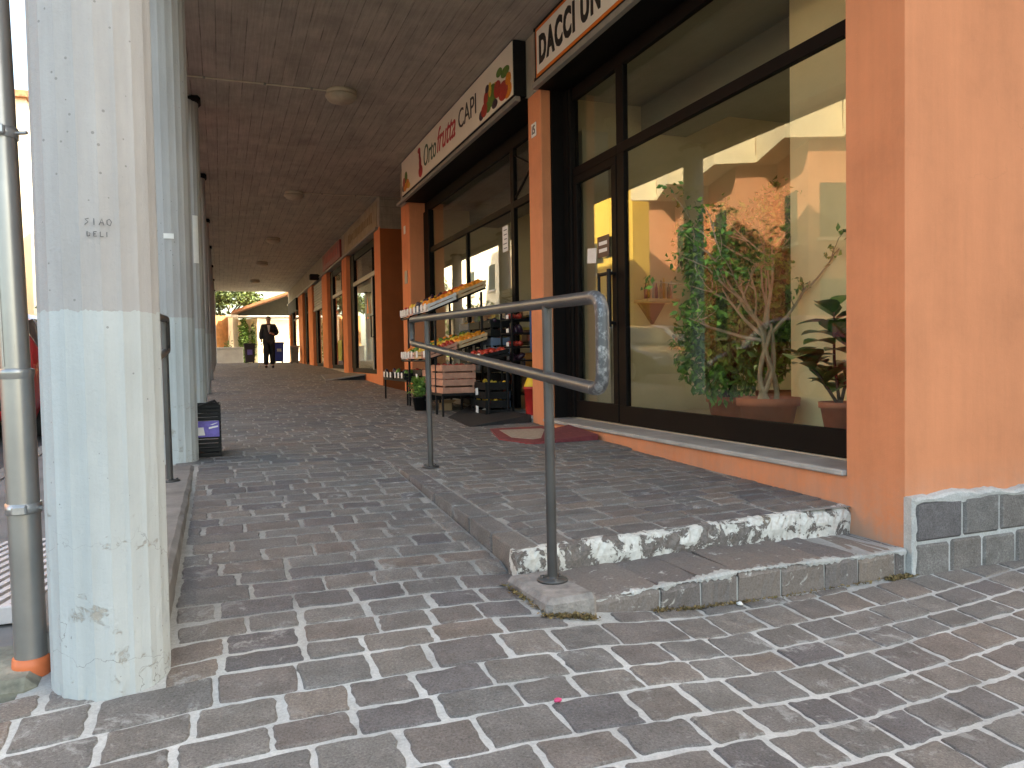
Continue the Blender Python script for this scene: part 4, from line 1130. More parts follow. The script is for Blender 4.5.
def tray(name, x0, x1, y0, y1, z0, z1, h, mat, label, fruit=None, flabel=None, fgroup=None, n=(4,4), tags=0, th=.012, group=None):
    """open tray tilted in X: z0 at x0, z1 at x1 (floor of the tray)"""
    t = thing(name, label, 'crate', ((x0+x1)/2, (y0+y1)/2, (z0+z1)/2), group)
    sl = (z1-z0)/(x1-x0); zf = lambda x: z0+(x-x0)*sl
    mb = MB()
    def wall(xa, xb, ya, yb, lo, hi):
        vs = [(xa,ya,zf(xa)+lo),(xb,ya,zf(xb)+lo),(xb,yb,zf(xb)+lo),(xa,yb,zf(xa)+lo),(xa,ya,zf(xa)+hi),(xb,ya,zf(xb)+hi),(xb,yb,zf(xb)+hi),(xa,yb,zf(xa)+hi)]
        mb.add(vs, [(0,3,2,1),(4,5,6,7),(0,1,5,4),(1,2,6,5),(2,3,7,6),(3,0,4,7)])
    wall(x0,x1,y0,y1,0,.010)
    for lo, hi in ((.011,h*.42),(h*.55,h)):
        wall(x0,x1,y0,y0+th,lo,hi); wall(x0,x1,y1-th,y1,lo,hi); wall(x0,x0+th,y0+th,y1-th,lo,hi); wall(x1-th,x1,y0+th,y1-th,lo,hi)
    for xa in (x0+.0125, x1-.0365):
        for ya in (y0+.0125, y1-.0365): wall(xa, xa+.024, ya, ya+.024, .011, h+.006)
    mb.build('crate_body', M[mat], t)
    for k in range(tags):
        yy = y0+(y1-y0)*(k+.5)/tags; mb = MB(); mb.bbox((x0-.012,yy-.045,zf(x0)+h*.2),(x0-.006,yy+.045,zf(x0)+h*.2+.085), .002, Matrix.Rotation(U(-.12,.12),3,'X')); mb.build('price_tag', M['paper'], t)
    if fruit:
        nx, ny = n
        for i in range(nx):
            for j in range(ny):
                x = x0+.05+(x1-x0-.1)*(i+.5*(j % 2)*.6)/max(1,nx-1); y = y0+.05+(y1-y0-.1)*j/max(1,ny-1)
                x = min(x, x1-.04)
                put_fruit(fruit if isinstance(fruit, str) else random.choice(fruit), (x+U(-.008,.008), y+U(-.008,.008), zf(x)+h*.80+U(-.006,.030)), flabel, fgroup)
    return t
st = thing('display_stand', 'black metal fruit stand with two sloping shelves in front of the grocery window', 'stand', (2.9,10.6,-.70))
mb = MB()
for x, y in ((2.555,9.50),(2.555,10.98),(3.18,9.50),(3.18,10.98)):
    l_ = MB(); zt = .60 if x < 3 else .86; l_.bbox((x-.014,y-.014,g0(y)),(x+.014,y+.014,zt), .003); l_.build('leg', M['black'], st)
for (za, zb_) in ((.575,.90),(-.02,.22)):
    s_ = MB()
    for y in (9.50,9.95,10.4,10.98): s_.tube([(2.44,y,za+.01),(3.24,y,zb_+.01)], .012, 6)
    for x, z in ((2.47,za),(2.85,za+(zb_-za)*.5),(3.22,zb_)): s_.tube([(x,9.46,z),(x,11.02,z)], .013, 6)
    s_.build('shelf', M['black'], st)
s_ = MB()
for x in (2.555,3.18): s_.tube([(x,9.5,-.56),(x,10.98,-.54)], .011, 6)
s_.build('stretcher', M['black'], st)
def T(tier, k, mat, label, fruit, fl, n, tags, half=None):
    y0 = 9.46+.395*k; y1 = y0+.375; za, zb_ = ((.60,.925),(.005,.245))[tier]
    x0, x1 = 2.45, 3.24
    if half == 'front': x1 = 2.83
    if half == 'back': x0 = 2.86
    sl = (zb_-za)/.79; a = za+(x0-2.45)*sl; b = za+(x1-2.45)*sl
    tray('fruit_tray', x0, x1, y0, y1, a, b, .085, mat, label, fruit, fl, fl+'s group' if False else 'fruit: '+label[:40], n, tags)
T(0,0,'wood','pale wooden tray of oranges, upper half of the nearest row on the top shelf','orange','orange in the nearest pale tray, upper half of the top shelf row',(6,6),0,'back')
T(0,0,'card_white','white card tray of oranges, lower half of the nearest row on the top shelf','orange','orange in the nearest white tray, lower half of the top shelf row',(6,6),2,'front')
T(0,1,'tray_blue','blue-grey tray of aubergines, lower half of the second row on the top shelf','aubergine','aubergine in the blue-grey tray on the top shelf',(5,5),2,'front')
T(0,1,'card_white','white card tray of tomatoes, upper half of the second row on the top shelf','tomato','tomato in the white tray, upper half of the second top row',(6,6),1,'back')
T(0,2,'card_pink','pinkish card tray of lemons, lower half of the third row on the top shelf','lemon','lemon in the pinkish tray of the third top row',(5,5),2,'front')
T(0,2,'tray_blue','blue-grey tray of tomatoes, upper half of the third row on the top shelf','tomato','tomato in the blue-grey tray of the third top row',(6,5),1,'back')
T(0,3,'card_white','white card tray with price tags at the far end of the top shelf','tomato','tomato in the far white tray on the top shelf',(7,5),3)
T(1,0,'wood','pale wooden crate of oranges, upper half of the nearest row on the middle shelf','orange','orange in the nearest crate on the middle shelf, upper half',(6,6),0,'back')
T(1,0,'wood_pink','pinkish wooden crate of tomatoes, lower half of the nearest row on the middle shelf','tomato','tomato in the nearest pinkish crate on the middle shelf',(6,6),1,'front')
T(1,1,'wood','pale wooden crate of lemons on the middle shelf','lemon','lemon in the pale crate on the middle shelf',(9,5),1)
T(1,2,'card_pink','pink card tray of courgettes on the middle shelf','green','courgette in the pink tray on the middle shelf',(7,4),2)
T(1,3,'card_white','white card tray with price tags at the far end of the middle shelf','orange','orange in the far white tray on the middle shelf',(7,4),3)
for k, (fr_, nm) in enumerate((('green','courgettes'),('aubergine','aubergines'))):
    tray('fruit_crate', 2.60,3.16,9.90+.55*k,10.40+.55*k,-.55,-.52,.20,'black_plastic','black crate of %s on the bottom stretcher of the stand' % nm,fr_,'%s in the black crate at the bottom of the stand' % nm,'%s in the bottom black crate' % nm,(4,3),0)
    tray('fruit_crate', 2.60,3.16,9.90+.55*k,10.40+.55*k,-.33,-.30,.18,'black_plastic' if k else 'wood_pink','%s crate of tomatoes stacked on the bottom %s crate' % (('black','aubergine') if k else ('pinkish','courgette')),'tomato','tomato in the crate above the bottom %s crate' % nm,'tomatoes above the bottom %s' % nm,(4,3),1)
for k, (w1, nm) in enumerate((('near','near'),('middle','middle'),('far','far'))):
    for j, w2 in enumerate(('bottom','second','third','fourth','topmost')):
        y0 = 9.50+.48*k; z0 = -.658+.235*j
        fk = ('tomato','orange','green','lemon','aubergine')[(j+2*k) % 5]
        tray('fruit_crate', 3.30,3.565,y0,y0+.45,z0,z0,.215,'black_plastic' if (j+k) % 3 else 'tray_blue','%s crate of the %s stack against the grocery glass, behind the sloping shelves' % (w2, w1),fk if j in (2,4) else None,'%s in the %s crate of the %s stack by the glass' % (FNAME[fk], w2, w1),'%s in the %s crate of the %s stack' % (FNAME[fk], w2, w1),(3,5),1 if j % 2 else 0)
# low bench with two stacked pink crates
be = thing('low_bench', 'low black bench under the two stacked pinkish crates', 'bench', (2.77,9.45,-.71))
s_ = MB(); s_.bbox((2.53,9.16,-.462),(3.0,9.80,-.432), .004); s_.build('bench_top', M['black'], be)
for x, y in ((2.55,9.19),(2.97,9.19),(2.55,9.77),(2.97,9.77)): s_ = MB(); s_.bbox((x-.013,y-.013,-.722),(x+.013,y+.013,-.462), .003); s_.build('leg', M['black'], be)
tray('fruit_crate', 2.55,2.98,9.18,9.74,-.43,-.43,.17,'wood_pink','pinkish wooden crate of tomatoes, lower one of the two stacked crates','tomato','tomato in the lower stacked pink crate','tomatoes in the lower stacked crate',(4,3),0)
tray('fruit_crate', 2.55,2.98,9.18,9.74,-.25,-.25,.17,'wood_pink','pinkish wooden crate of tomatoes, upper one of the two stacked crates','tomato','tomato in the upper stacked pink crate','tomatoes in the upper stacked crate',(5,4),0)
# side tables
def table(label, x0, x1, y0, y1, zt):
    t = thing('display_table', label, 'table', ((x0+x1)/2, (y0+y1)/2, g0(y0)))
    s_ = MB(); s_.bbox((x0,y0,zt-.03),(x1,y1,zt), .004); s_.build('tabletop', M['black'], t)
    for x, y in ((x0+.02,y0+.02),(x1-.02,y0+.02),(x0+.02,y1-.02),(x1-.02,y1-.02)): s_ = MB(); s_.bbox((x-.013,y-.013,g0(y)-.0),(x+.013,y+.013,zt-.03), .003); s_.build('leg', M['black'], t)
table('small black table with white price tags at the far end of the fruit stand', 2.52,3.05,11.05,12.70,-.30)
tray('fruit_tray', 2.50,3.0,11.10,11.80,-.298,-.28,.09,'black_plastic','black tray with white price tags, near half of the far side table','green','courgette in the near black tray of the side table','courgettes in the near black tray',(3,3),3)
tray('fruit_tray', 2.50,3.0,11.90,12.65,-.298,-.28,.09,'black_plastic','black tray with white price tags, far half of the side table','aubergine','aubergine in the far black tray of the side table','aubergines in the far black tray',(3,3),3)
table('black table by the window under red fruit trays, right of the stand', 2.98,3.26,8.72,9.40,-.05)
tray('fruit_tray', 2.94,3.27,8.74,9.05,-.048,.02,.09,'black_plastic','black tray of tomatoes, near one on the table right of the stand','tomato','tomato in the near black tray right of the stand','tomatoes in the near black tray',(4,4),1)
tray('fruit_tray', 2.94,3.27,9.08,9.40,-.048,.02,.09,'wood','wooden tray of mixed red fruit on the table right of the stand','tomato','tomato in the wooden tray right of the stand','tomatoes in the right wooden tray',(4,4),1)
for j, w2 in enumerate(('lower','upper')):
    tray('fruit_crate', 2.96,3.27,8.76,9.36,-.715+.22*j,-.715+.22*j,.20,'black_plastic','%s black crate of lemons on the floor under the red fruit table' % w2,'lemon','lemon in the %s black crate under the red fruit table' % w2,'lemons in the %s floor crate' % w2,(3,4),1)
# rack with blue sides in the entrance
rk = thing('shelf_rack', 'blue sided rack of stacked fruit trays standing in the grocery entrance', 'rack', (3.5,9.1,-.7))
s_ = MB()
s_.bbox((3.60,8.86,.06),(3.72,8.885,.64), .004); s_.build('side_panel', M['blue'], rk)
for y in (8.90,9.28):
    for x in (3.37,3.85): s_ = MB(); s_.bbox((x-.012,y-.012,-.67),(x+.012,y+.012,.62), .003); s_.build('leg', M['black'], rk)
for k in range(4):
    z = -.05+k*.17; s_ = MB(); s_.bbox((3.35,8.895,z),(3.90,9.265,z+.02), .003); s_.build('shelf', M['black'], rk)
    s_ = MB(); s_.bbox((3.342,8.95,z+.02),(3.348,9.03,z+.07), .001); s_.build('price_tag', M['paper'], rk)
    for j in range(4): put_fruit('tomato' if k % 2 else 'aubergine', (3.40+.1*(j//2), 8.96+.12*(j % 2)+U(-.02,.02), z+.055), 'fruit lying on the blue sided rack in the entrance', 'fruit on the blue sided rack')
# things on the floor by the stand
def leaves(mb, c, rad, n, size, flat=False, up=.35, curl=.15, shape=1.6):
    c = Vector(c)
    for i in range(n):
        d = Vector((random.gauss(0,1), random.gauss(0,1), random.gauss(0,1)))
        d = d.normalized() * (random.random()**.45)
        p = c + Vector((d.x*rad[0], d.y*rad[1], d.z*rad[2]))
        s = size*U(.65,1.3)
        u = Vector((random.gauss(0,1), random.gauss(0,1), random.gauss(0,.6)-up)).normalized()
        w = u.orthogonal().normalized(); w = (w*math.cos(U(0,6.28)) + u.cross(w)*math.sin(U(0,6.28))).normalized()
        nrm = u.cross(w)
        L = s*shape; a = p; b = p + u*L*.5 + w*s*.42 + nrm*curl*s; d2 = p + u*L*.5 - w*s*.42 + nrm*curl*s; e = p + u*L - nrm*curl*s
        m_ = p + u*L*.5
        mb.add([a, b, e, d2, m_], [(0,4,1),(4,2,1),(0,3,4),(4,3,2)])
t = thing('potted_herb', 'bright green leafy herb in a black pot on the floor before the stand', 'plant', (2.52,10.20,g0(10.2)))
zp = g0(10.2)
mb = MB(); mb.lathe((2.52,10.2,zp), [(.001,.0),(.085,.0),(.11,.17),(.118,.17),(.118,.19),(.10,.19),(.095,.165),(.001,.165)], 18); mb.build('pot', M['black_plastic'], t)
mb = MB(); leaves(mb, (2.52,10.2,zp+.32), (.15,.15,.15), 260, .045, up=-.2)
for k in range(8): a = k*.8; mb.tube([(2.52,10.2,zp+.16),(2.52+.08*math.cos(a),10.2+.08*math.sin(a),zp+.32)], .004, 5)
mb.build('foliage', M['leaf_basil'], t)
mb = MB(); mb.bbox((2.76,9.98,g0(10)),(2.90,10.14,g0(10)+.10), .006); mb.prism([(2.76,9.98,g0(10)+.10),(2.90,9.98,g0(10)+.10),(2.93,9.93,g0(10)+.15),(2.73,9.93,g0(10)+.15)], (0,.006,0)); mb.prism([(2.90,9.98,g0(10)+.10),(2.90,10.14,g0(10)+.10),(2.95,10.16,g0(10)+.14),(2.95,9.96,g0(10)+.14)], (.005,0,0))
tag(mb.build('carton', M['card_brown'], origin=(2.83,10.06,g0(10))), 'small open brown carton on the floor under the fruit stand', 'box')
for i, (x, y, lb) in enumerate(((3.05,9.02,'white plastic bag on the floor below the table right of the stand'),)):
    mb = MB(); mb.ball((x,y,g0(y)+.05), .06, 9, 6, (1.2,.9,.85)); mb.tube([(x,y,g0(y)+.08),(x+.02,y+.01,g0(y)+.13),(x+.05,y,g0(y)+.15)], [.03,.012,.02], 6)
    tag(mb.build('plastic_bag', M['paper'], origin=(x,y,g0(y))), lb, 'bag')
mb = MB(); mb.smooth = True
mb.lathe((3.42,8.32,-.705), [(.001,.0),(.10,.0),(.105,.02),(.12,.33),(.13,.33),(.13,.36),(.115,.36),(.10,.04),(.001,.04)], 20)
tag(mb.build('bucket', M['red'], origin=(3.42,8.32,-.705)), 'red plastic bucket beside the pillar in the grocery entrance', 'bucket')
mb = MB(); mb.lathe((3.42,8.32,-.40), [(.125,.06),(.12,.075),(.085,.16),(.03,.215),(.001,.22)], 18)
tag(mb.build('cone_lid', M['yellow'], origin=(3.42,8.32,-.345)), 'yellow dome lid on the red bucket in the grocery entrance', 'lid')
# grocery interior : shelving with produce
rn = random.Random(11)
for i, (x0, y0, x1, y1, lb) in enumerate(((4.15,9.45,4.6,13.4,'dark shelving unit along the grocery window, seen through the glass'),(5.2,8.1,8.2,8.5,'dark shelving unit on the partition side of the grocery'),(7.9,8.9,8.4,13.9,'tall dark shelving unit on the back wall of the grocery'))):
    t = thing('shelving', lb, 'shelving', ((x0+x1)/2,(y0+y1)/2,FL))
    hh = 1.5 if i == 0 else 1.9
    mb = MB()
    for z in [FL+.1+k*.38 for k in range(int(hh/.38)+1)]: mb.bbox((x0,y0,z),(x1,y1,z+.03), .004)
    for x in (x0, x1-.04):
        for y in (y0, y1-.04): mb.box((x+.002,y+.002,FL),(x+.036,y+.036,FL+hh))
    mb.build('frame', M['black'], t)
    mb = MB()
    for z in [FL+.131+k*.38 for k in range(int(hh/.38)+1)]:
        if x1-x0 > y1-y0:
            q = x0+.05
            while q < x1-.3: w = rn.uniform(.18,.3); mb.bbox((q,y0+.05,z),(q+w-.02,y1-.05,z+rn.uniform(.1,.26)), .01); q += w
        else:
            q = y0+.05
            while q < y1-.3: w = rn.uniform(.18,.3); mb.bbox((x0+.04,q,z),(x1-.04,q+w-.02,z+rn.uniform(.1,.26)), .01); q += w
    mb.build('goods', random_colours('shelf_goods_%d' % i, [(.30,.05,.03),(.45,.22,.04),(.06,.12,.03),(.35,.30,.2),(.12,.05,.03),(.5,.4,.1),(.03,.05,.15),(.2,.1,.05)], .6), t)
t = thing('price_board', 'white notice sheet taped inside the grocery window', 'notice', (3.60,9.6,1.35))
mb = MB(); mb.bbox((3.606,9.62,1.42),(3.612,9.82,1.76), .002); mb.build('sheet', M['paper'], t)
for k in range(5): mb = MB(); mb.box((3.6035,9.65,1.70-k*.06),(3.6055,9.65+rn.uniform(.08,.14),1.712-k*.06)); mb.build('printed_line', M['ink'], t)
mb = MB(); mb.bbox((4.05,8.7,.55),(4.35,9.1,.78), .03); mb.tube([(4.2,8.9,.70),(4.2,8.9,.86)], .05, 8)
tag(mb.build('scale', M['black'], origin=(4.2,8.9,.55)), 'dark weighing scale on a counter inside the grocery door', 'scale')
mb = MB(); mb.bbox((4.0,8.6,FL),(4.5,9.2,.545), .01); tag(mb.build('counter', M['card_brown'], origin=(4.25,8.9,FL)), 'brown counter inside the open grocery entrance', 'counter')

# notes on the salon door
mb = MB(); mb.bbox((3.575,7.00,.95),(3.579,7.20,1.10), .001, Matrix.Rotation(.10,3,'X')); tag(mb.build('door_note', M['paper'], origin=(3.577,7.1,.95)), 'blank white paper note taped on the salon door glass', 'note')
t = thing('door_notice', 'dark notice with two pale lines on the salon door glass', 'notice', (3.577,6.86,.98))
mb = MB(); mb.bbox((3.574,6.72,.98),(3.579,6.97,1.19), .001); mb.build('sheet', M['notice'], t)
for z in (1.10,1.03): mb = MB(); mb.box((3.5712,6.76,z),(3.5735,6.93,z+.035)); mb.build('printed_line', M['paper'], t)

# ------------------------------------------------------------------ plants behind the salon window
def pot(t, x, y, z, r, h, mat='terracotta', n=24):
    mb = MB(); mb.lathe((x,y,z), [(.001,0),(r*.72,0),(r*.93,h*.80),(r*1.02,h*.80),(r*1.04,h),(r*.93,h),(r*.88,h*.86),(.001,h*.86)], n); mb.build('pot', M[mat], t)
    mb = MB(); mb.lathe((x,y,z+h*.865), [(.001,0),(r*.87,0)], n); mb.build('soil', M['soil'], t)
# braided bare ficus
x0, y0 = 4.02, 4.95; zf = FL
t = thing('potted_tree', 'half-bare ficus with several pale twisted trunks in a terracotta pot behind the window', 'plant', (x0,y0,zf), 'potted plants behind the salon window')
pot(t, x0, y0, zf, .235, .31)
mb = MB(); rn = random.Random(4); tips = []
for k in range(6):
    a = k*1.05; P = [Vector((x0+.07*math.cos(a), y0+.07*math.sin(a), zf+.26))]
    H = rn.uniform(.55,.75)
    for s in range(1, 9): b = a+s*.45*(1 if k % 2 else -1); P.append(Vector((x0+(.075-.005*s)*math.cos(b), y0+(.075-.005*s)*math.sin(b), zf+.26+H*s/8)))
    mb.tube(P, [.022-.0012*i for i in range(9)], 7)
def branch(p, d, L, r, depth):
    p = Vector(p); d = Vector(d).normalized(); P = [p]; n = 5
    for i in range(n):
        d = (d + Vector((rn.gauss(0,.14), rn.gauss(0,.14), rn.gauss(0,.08)+.04))).normalized(); P.append(P[-1]+d*L/n)
    mb.tube(P, [r*(1-.6*i/n) for i in range(n+1)], 6); tips.append(P[-1])
    if depth:
        for k in range(3 if depth > 1 else 2):
            q = P[rn.randint(2, n)]; dd = (d + Vector((rn.gauss(0,.6), rn.gauss(0,.6), rn.gauss(.1,.35)))).normalized(); branch(q, dd, L*rn.uniform(.55,.8), r*.55, depth-1)
top = Vector((x0, y0, zf+.85))
for dx, dy, dz, L in ((-.10,.15,1,.62),(.25,.1,1,.8),(-.35,.35,.9,.6),(.35,-.25,.8,.55),(-.5,.2,.35,.55),(-.35,.6,.5,.6),(-.6,.5,.15,.5)): branch(top+Vector((0,0,rn.uniform(-.25,.05))), (dx,dy,dz), L, .018, 2)
mb.build('trunk', M['bark_pale'], t)
mb = MB()
for p in tips: leaves(mb, p, (.11,.11,.09), 12, .036, up=.3)
mb.build('foliage', M['leaf_ficus'], t)
# weeping ficus
x1, y1 = 4.48, 6.08
t = thing('potted_tree', 'dense green weeping ficus at the left of the salon window plants', 'plant', (x1,y1,FL), 'potted plants behind the salon window')
pot(t, x1, y1, FL, .20, .26)
mb = MB(); rn = random.Random(9); tips = []
for k in range(3): branch((x1+.03*k-.03, y1, FL+.22), (rn.gauss(0,.1), rn.gauss(0,.1), 1), 1.2, .022, 0)
top = Vector((x1, y1, FL+1.15))
for k in range(12): a = k*2.4; branch(top+Vector((0,0,rn.uniform(-.6,.5))), (math.cos(a), math.sin(a), .6), .42, .012, 1)
mb.build('trunk', M['bark'], t)
mb = MB()
for p in tips:
    leaves(mb, p + Vector((0,0,-.05)), (.18,.18,.26), 60, .050, up=.9)
leaves(mb, (x1-.12,y1-.12,FL+.80), (.50,.46,.58), 2600, .052, up=.9); leaves(mb, (x1,y1-.05,FL+1.45), (.42,.42,.52), 1700, .052, up=.7); leaves(mb, (x1+.25,y1-.4,FL+1.95), (.25,.28,.30), 260, .050, up=.6)
mb.build('foliage', M['leaf_ficus'], t)
# second dark bush between
x2, y2 = 4.95, 5.95
t = thing('potted_tree', 'dark leafy ficus standing behind the bare pale trunks', 'plant', (x2,y2,FL), 'potted plants behind the salon window')
pot(t, x2, y2, FL, .20, .30)
mb = MB(); tips = []
branch((x2,y2,FL+.25), (0,0,1), 1.1, .025, 0)
for k in range(8): a = k*2.4; branch((x2,y2,FL+.9+.08*k), (math.cos(a), math.sin(a), .5), .4, .012, 1)
mb.build('trunk', M['bark'], t)
mb = MB()
for p in tips: leaves(mb, p, (.16,.16,.16), 30, .055, up=.4)
leaves(mb, (x2,y2,FL+1.25), (.42,.38,.48), 900, .065, up=.5); leaves(mb, (x2-.1,y2-.1,FL+.75), (.36,.3,.35), 420, .065, up=.5); mb.build('foliage', M['leaf_ficus'], t)
# rubber plant
x3, y3 = 3.93, 4.10
t = thing('potted_tree', 'rubber plant with big glossy leaves in a small terracotta pot by the pillar', 'plant', (x3,y3,FL), 'potted plants behind the salon window')
pot(t, x3, y3, FL+.12, .135, .20)
mb = MB(); mb.lathe((x3,y3,FL), [(.001,0),(.16,0),(.16,.119),(.001,.119)], 20); mb.build('saucer_stand', M['terracotta'], t)
mb = MB(); rn = random.Random(21)
stems = [[(x3,y3,FL+.28),(x3-.03,y3+.02,FL+.6),(x3-.05,y3,FL+.95)],[(x3,y3,FL+.28),(x3+.06,y3-.02,FL+.55),(x3+.10,y3+.04,FL+.85)],[(x3,y3,FL+.28),(x3-.12,y3+.06,FL+.5),(x3-.22,y3+.12,FL+.62)]]
for s in stems: mb.tube(s, [.012,.010,.007], 7)
mb.build('trunk', M['bark'], t)
mb = MB()
def bigleaf(p, d, L, W):
    p = Vector(p); d = Vector(d).normalized(); w = d.cross(Vector((0,0,1))).normalized(); nr = w.cross(d)
    prof = [(0,.05),(.15,.55),(.35,.95),(.55,1),(.75,.8),(.9,.4),(1,.03)]
    vs = []; fs = []
    for tt, ww in prof:
        c = p + d*L*tt - Vector((0,0,L*.35*tt*tt)); vs += [c - w*W*ww + nr*W*.25*ww, c, c + w*W*ww + nr*W*.25*ww]
    for i in range(len(prof)-1): a = i*3; fs += [(a,a+1,a+4,a+3),(a+1,a+2,a+5,a+4)]
    mb.smooth = True; mb.add(vs, fs); mb.smooth = False
for s in stems:
    for k in range(14):
        q = Vector(s[1]).lerp(Vector(s[2]), k/13) if k > 3 else Vector(s[0]).lerp(Vector(s[1]), .45+.14*k); a = k*2.4+rn.uniform(-.3,.3)
        bigleaf(q, (math.cos(a), math.sin(a), rn.uniform(.35,1.3)), rn.uniform(.19,.28), rn.uniform(.075,.105))
mb.build('foliage', M['leaf_rubber'], t)
# wall shelf with cards, hanging on the far side wall, and posters
t = thing('wall_shelf', 'wall shelf with colourful bottles on a triangular bracket inside the salon', 'shelf', (4.66,7.75,.45))
mb = MB(); mb.bbox((4.48,7.52,.60),(4.90,7.838,.635), .004); mb.build('shelf_board', M['wood'], t)
mb = MB(); mb.prism([(4.52,7.83,.60),(4.86,7.83,.60),(4.70,7.83,.36)], (0,-.06,0)); mb.build('bracket', M['notice'], t)
mb = MB()
for k in range(8): x = 4.51+k*.05; mb.lathe((x,7.62+.02*(k % 2),.636), [(.001,0),(.019,0),(.019,.12+.03*(k % 3)),(.008,.15+.03*(k % 3)),(.008,.18+.03*(k % 3)),(.001,.18+.03*(k % 3))], 10)
mb.build('bottle', random_colours('bottle_colours', [(.05,.12,.14),(.5,.3,.03),(.35,.33,.3),(.1,.02,.1),(.3,.03,.03),(.03,.1,.05)], .3), t)
mb = MB(); mb.bbox((5.25,7.825,.6),(6.05,7.838,1.35), .004); tag(mb.build('poster', plain('grey_poster', (.20,.22,.21), .5, 0, .35, 4, 0), origin=(5.6,7.83,.6)), 'plain grey poster on the salon wall behind the plants', 'poster')

# ------------------------------------------------------------------ litter
for (x, y, mt, lb, s) in ((.895,2.04,'litter_pink','tiny pink crumpled wrapper between the foreground cobbles',.010),(2.10,step_y(2.1)-.05,'paper','small white scrap of paper at the foot of the lower step',.013)):
    mb = MB(); mb.ball((x,y,walk(x,y)+.014), s, 7, 5, (1.2,.9,.6))
    for v in range(len(mb.v)): p = mb.v[v]; mb.v[v] = (p[0]+U(-.3,.3)*s, p[1]+U(-.3,.3)*s, p[2]+U(-.2,.2)*s)
    tag(mb.build('wrapper', M[mt], origin=(x,y,walk(x,y))), lb, 'litter')

# ------------------------------------------------------------------ the far end of the arcade
mb = MB(); mb.bbox((-.55,43.0,-.10),(1.10,43.25,.72), .02); mb.bbox((-.57,42.97,.722),(1.12,43.28,.80), .01)
tag(mb.build('low_wall', M['low_wall'], origin=(.3,43.1,-.05)), 'low pale grey wall across the far end of the arcade', 'wall')
rot = Matrix.Rotation(R_(40), 3, 'Z')
def rbox(mb, piv, a, b, c=.0): mb.bbox((piv[0]+a[0],piv[1]+a[1],a[2]), (piv[0]+b[0],piv[1]+b[1],b[2]), max(c,.004), rot, (piv[0],piv[1],0)); return mb
t = thing('wooden_fence', 'tall wooden board fence beyond the low wall at the far end', 'fence', (-.1,45.6,0))
pv = (-.75,45.2)
for k in range(11):
    b = MB(); rbox(b, pv, (k*.165,0,.55+0), (k*.165+.158,.03,2.60+.03*(k % 2))); b.build('board', M['wood_fence'], t)
b = MB(); rbox(b, pv, (-.05,-.03,-.05), (1.90,.12,.54)); b.build('fence_base', M['sun_wall'], t)
t = thing('gate_pillar', 'cream gate pillar with a white cap beside the wooden fence', 'pillar', (.95,45.3,0))
b = MB(); rbox(b, (.66,45.3), (0,0,-.05), (.38,.38,2.50), .01); b.build('pillar_shaft', M['sun_wall'], t)
b = MB(); rbox(b, (.60,45.25), (-.02,-.02,2.502), (.50,.50,2.66), .03); b.build('cap', M['white'], t)
for i, (x, w, lb) in enumerate(((1.22,.22,'clipped green hedge column, left of the bright gap'),(1.83,.18,'clipped green hedge column, right of the bright gap by the white wall'))):
    t = thing('hedge_column', lb, 'hedge', (x,45.2,0), 'hedge columns at the far end')
    b = MB(); leaves(b, (x,45.2,1.2), (w,.2,1.35), 1500, .11, up=.2); b.build('foliage', M['leaf_hedge'], t)
    b = MB(); b.tube([(x,45.2,-.05),(x,45.2,2.1)], [.04,.02], 6); b.build('stem', M['bark'], t)
b = MB(); leaves(b, (1.5,47.5,1.0), (.5,.4,1.5), 900, .09, up=.2); tag(b.build('shrub', leafmat('sunlit_shrub_leaves', (.16,.24,.04), (.30,.38,.07), .6), origin=(1.5,47.5,-.05)), 'sunlit yellow-green shrub seen in the gap between the hedges', 'shrub')
H = thing('white_house', 'low cream white house with a tiled eave at the far end', 'house', (2.9,47,0))
b = MB(); rbox(b, (1.93,44.9), (0,0,-.05), (5.0,3.5,2.42), .01); b.build('wall', M['sun_wall'], H)
for a, c in (((.62,2.66),(3.55,3.74)),((3.55,3.74),(5.6,2.9))):
    b = MB(); b.prism([(a[0],44.2,a[1]),(c[0],44.2,c[1]),(c[0],44.2,c[1]+.13),(a[0],44.2,a[1]+.13)], (0,6,0)); b.build('roof_slope', M['rooftile'], H)
b = MB(); b.prism([(.9,45.6,2.45),(4.9,45.6,2.45),(4.9,45.6,3.10),(3.55,45.6,3.71),(.9,45.6,2.70)], (0,.1,0)); b.build('shade_painted_gable', M['shutter'], H)  # wall coloured dark to stand for the shade under the roof
b = MB(); b.bbox((.66,44.16,2.44),(5.1,44.28,2.53), .01); b.build('eave_board', M['white'], H)
# trees beyond
def tree(x, y, z, h, r, label, seed):
    global rn, mb, tips
    rn = random.Random(seed); t = thing('tree', label, 'tree', (x,y,z), 'trees beyond the far end'); mb = MB(); tips = []
    branch((x,y,z), (.03,.02,1), h*.55, r*.07, 0); tp = tips[-1]
    for k in range(9): a = k*2.4; branch(tp - Vector((0,0,h*.12*rn.random())), (math.cos(a), math.sin(a), .7), r*rn.uniform(.7,1.1), r*.035, 1)
    mb.build('trunk', M['bark'], t); b = MB()
    for p in tips: leaves(b, p, (r*.36,r*.36,r*.27), 130, .17*r/2.2, up=.2)
    b.build('crown', M['leaf_tree'], t)
tree(-.9,50,0,5.6,2.2,'leafy tree behind the wooden fence at the far end',3)
tree(-4.4,56,0,7.0,2.6,'taller tree farther left beyond the far end',5)
# slim young plant before the fence
b = MB(); b.tube([(.35,44.2,-.05),(.40,44.2,1.0),(.52,44.2,1.7)], [.02,.014,.006], 6); leaves(b, (.35,44.2,.95), (.3,.2,.25), 60, .07); tag(b.build('sapling', M['leaf_hedge'], origin=(.35,44.2,-.05)), 'thin sapling standing before the wooden fence', 'plant')
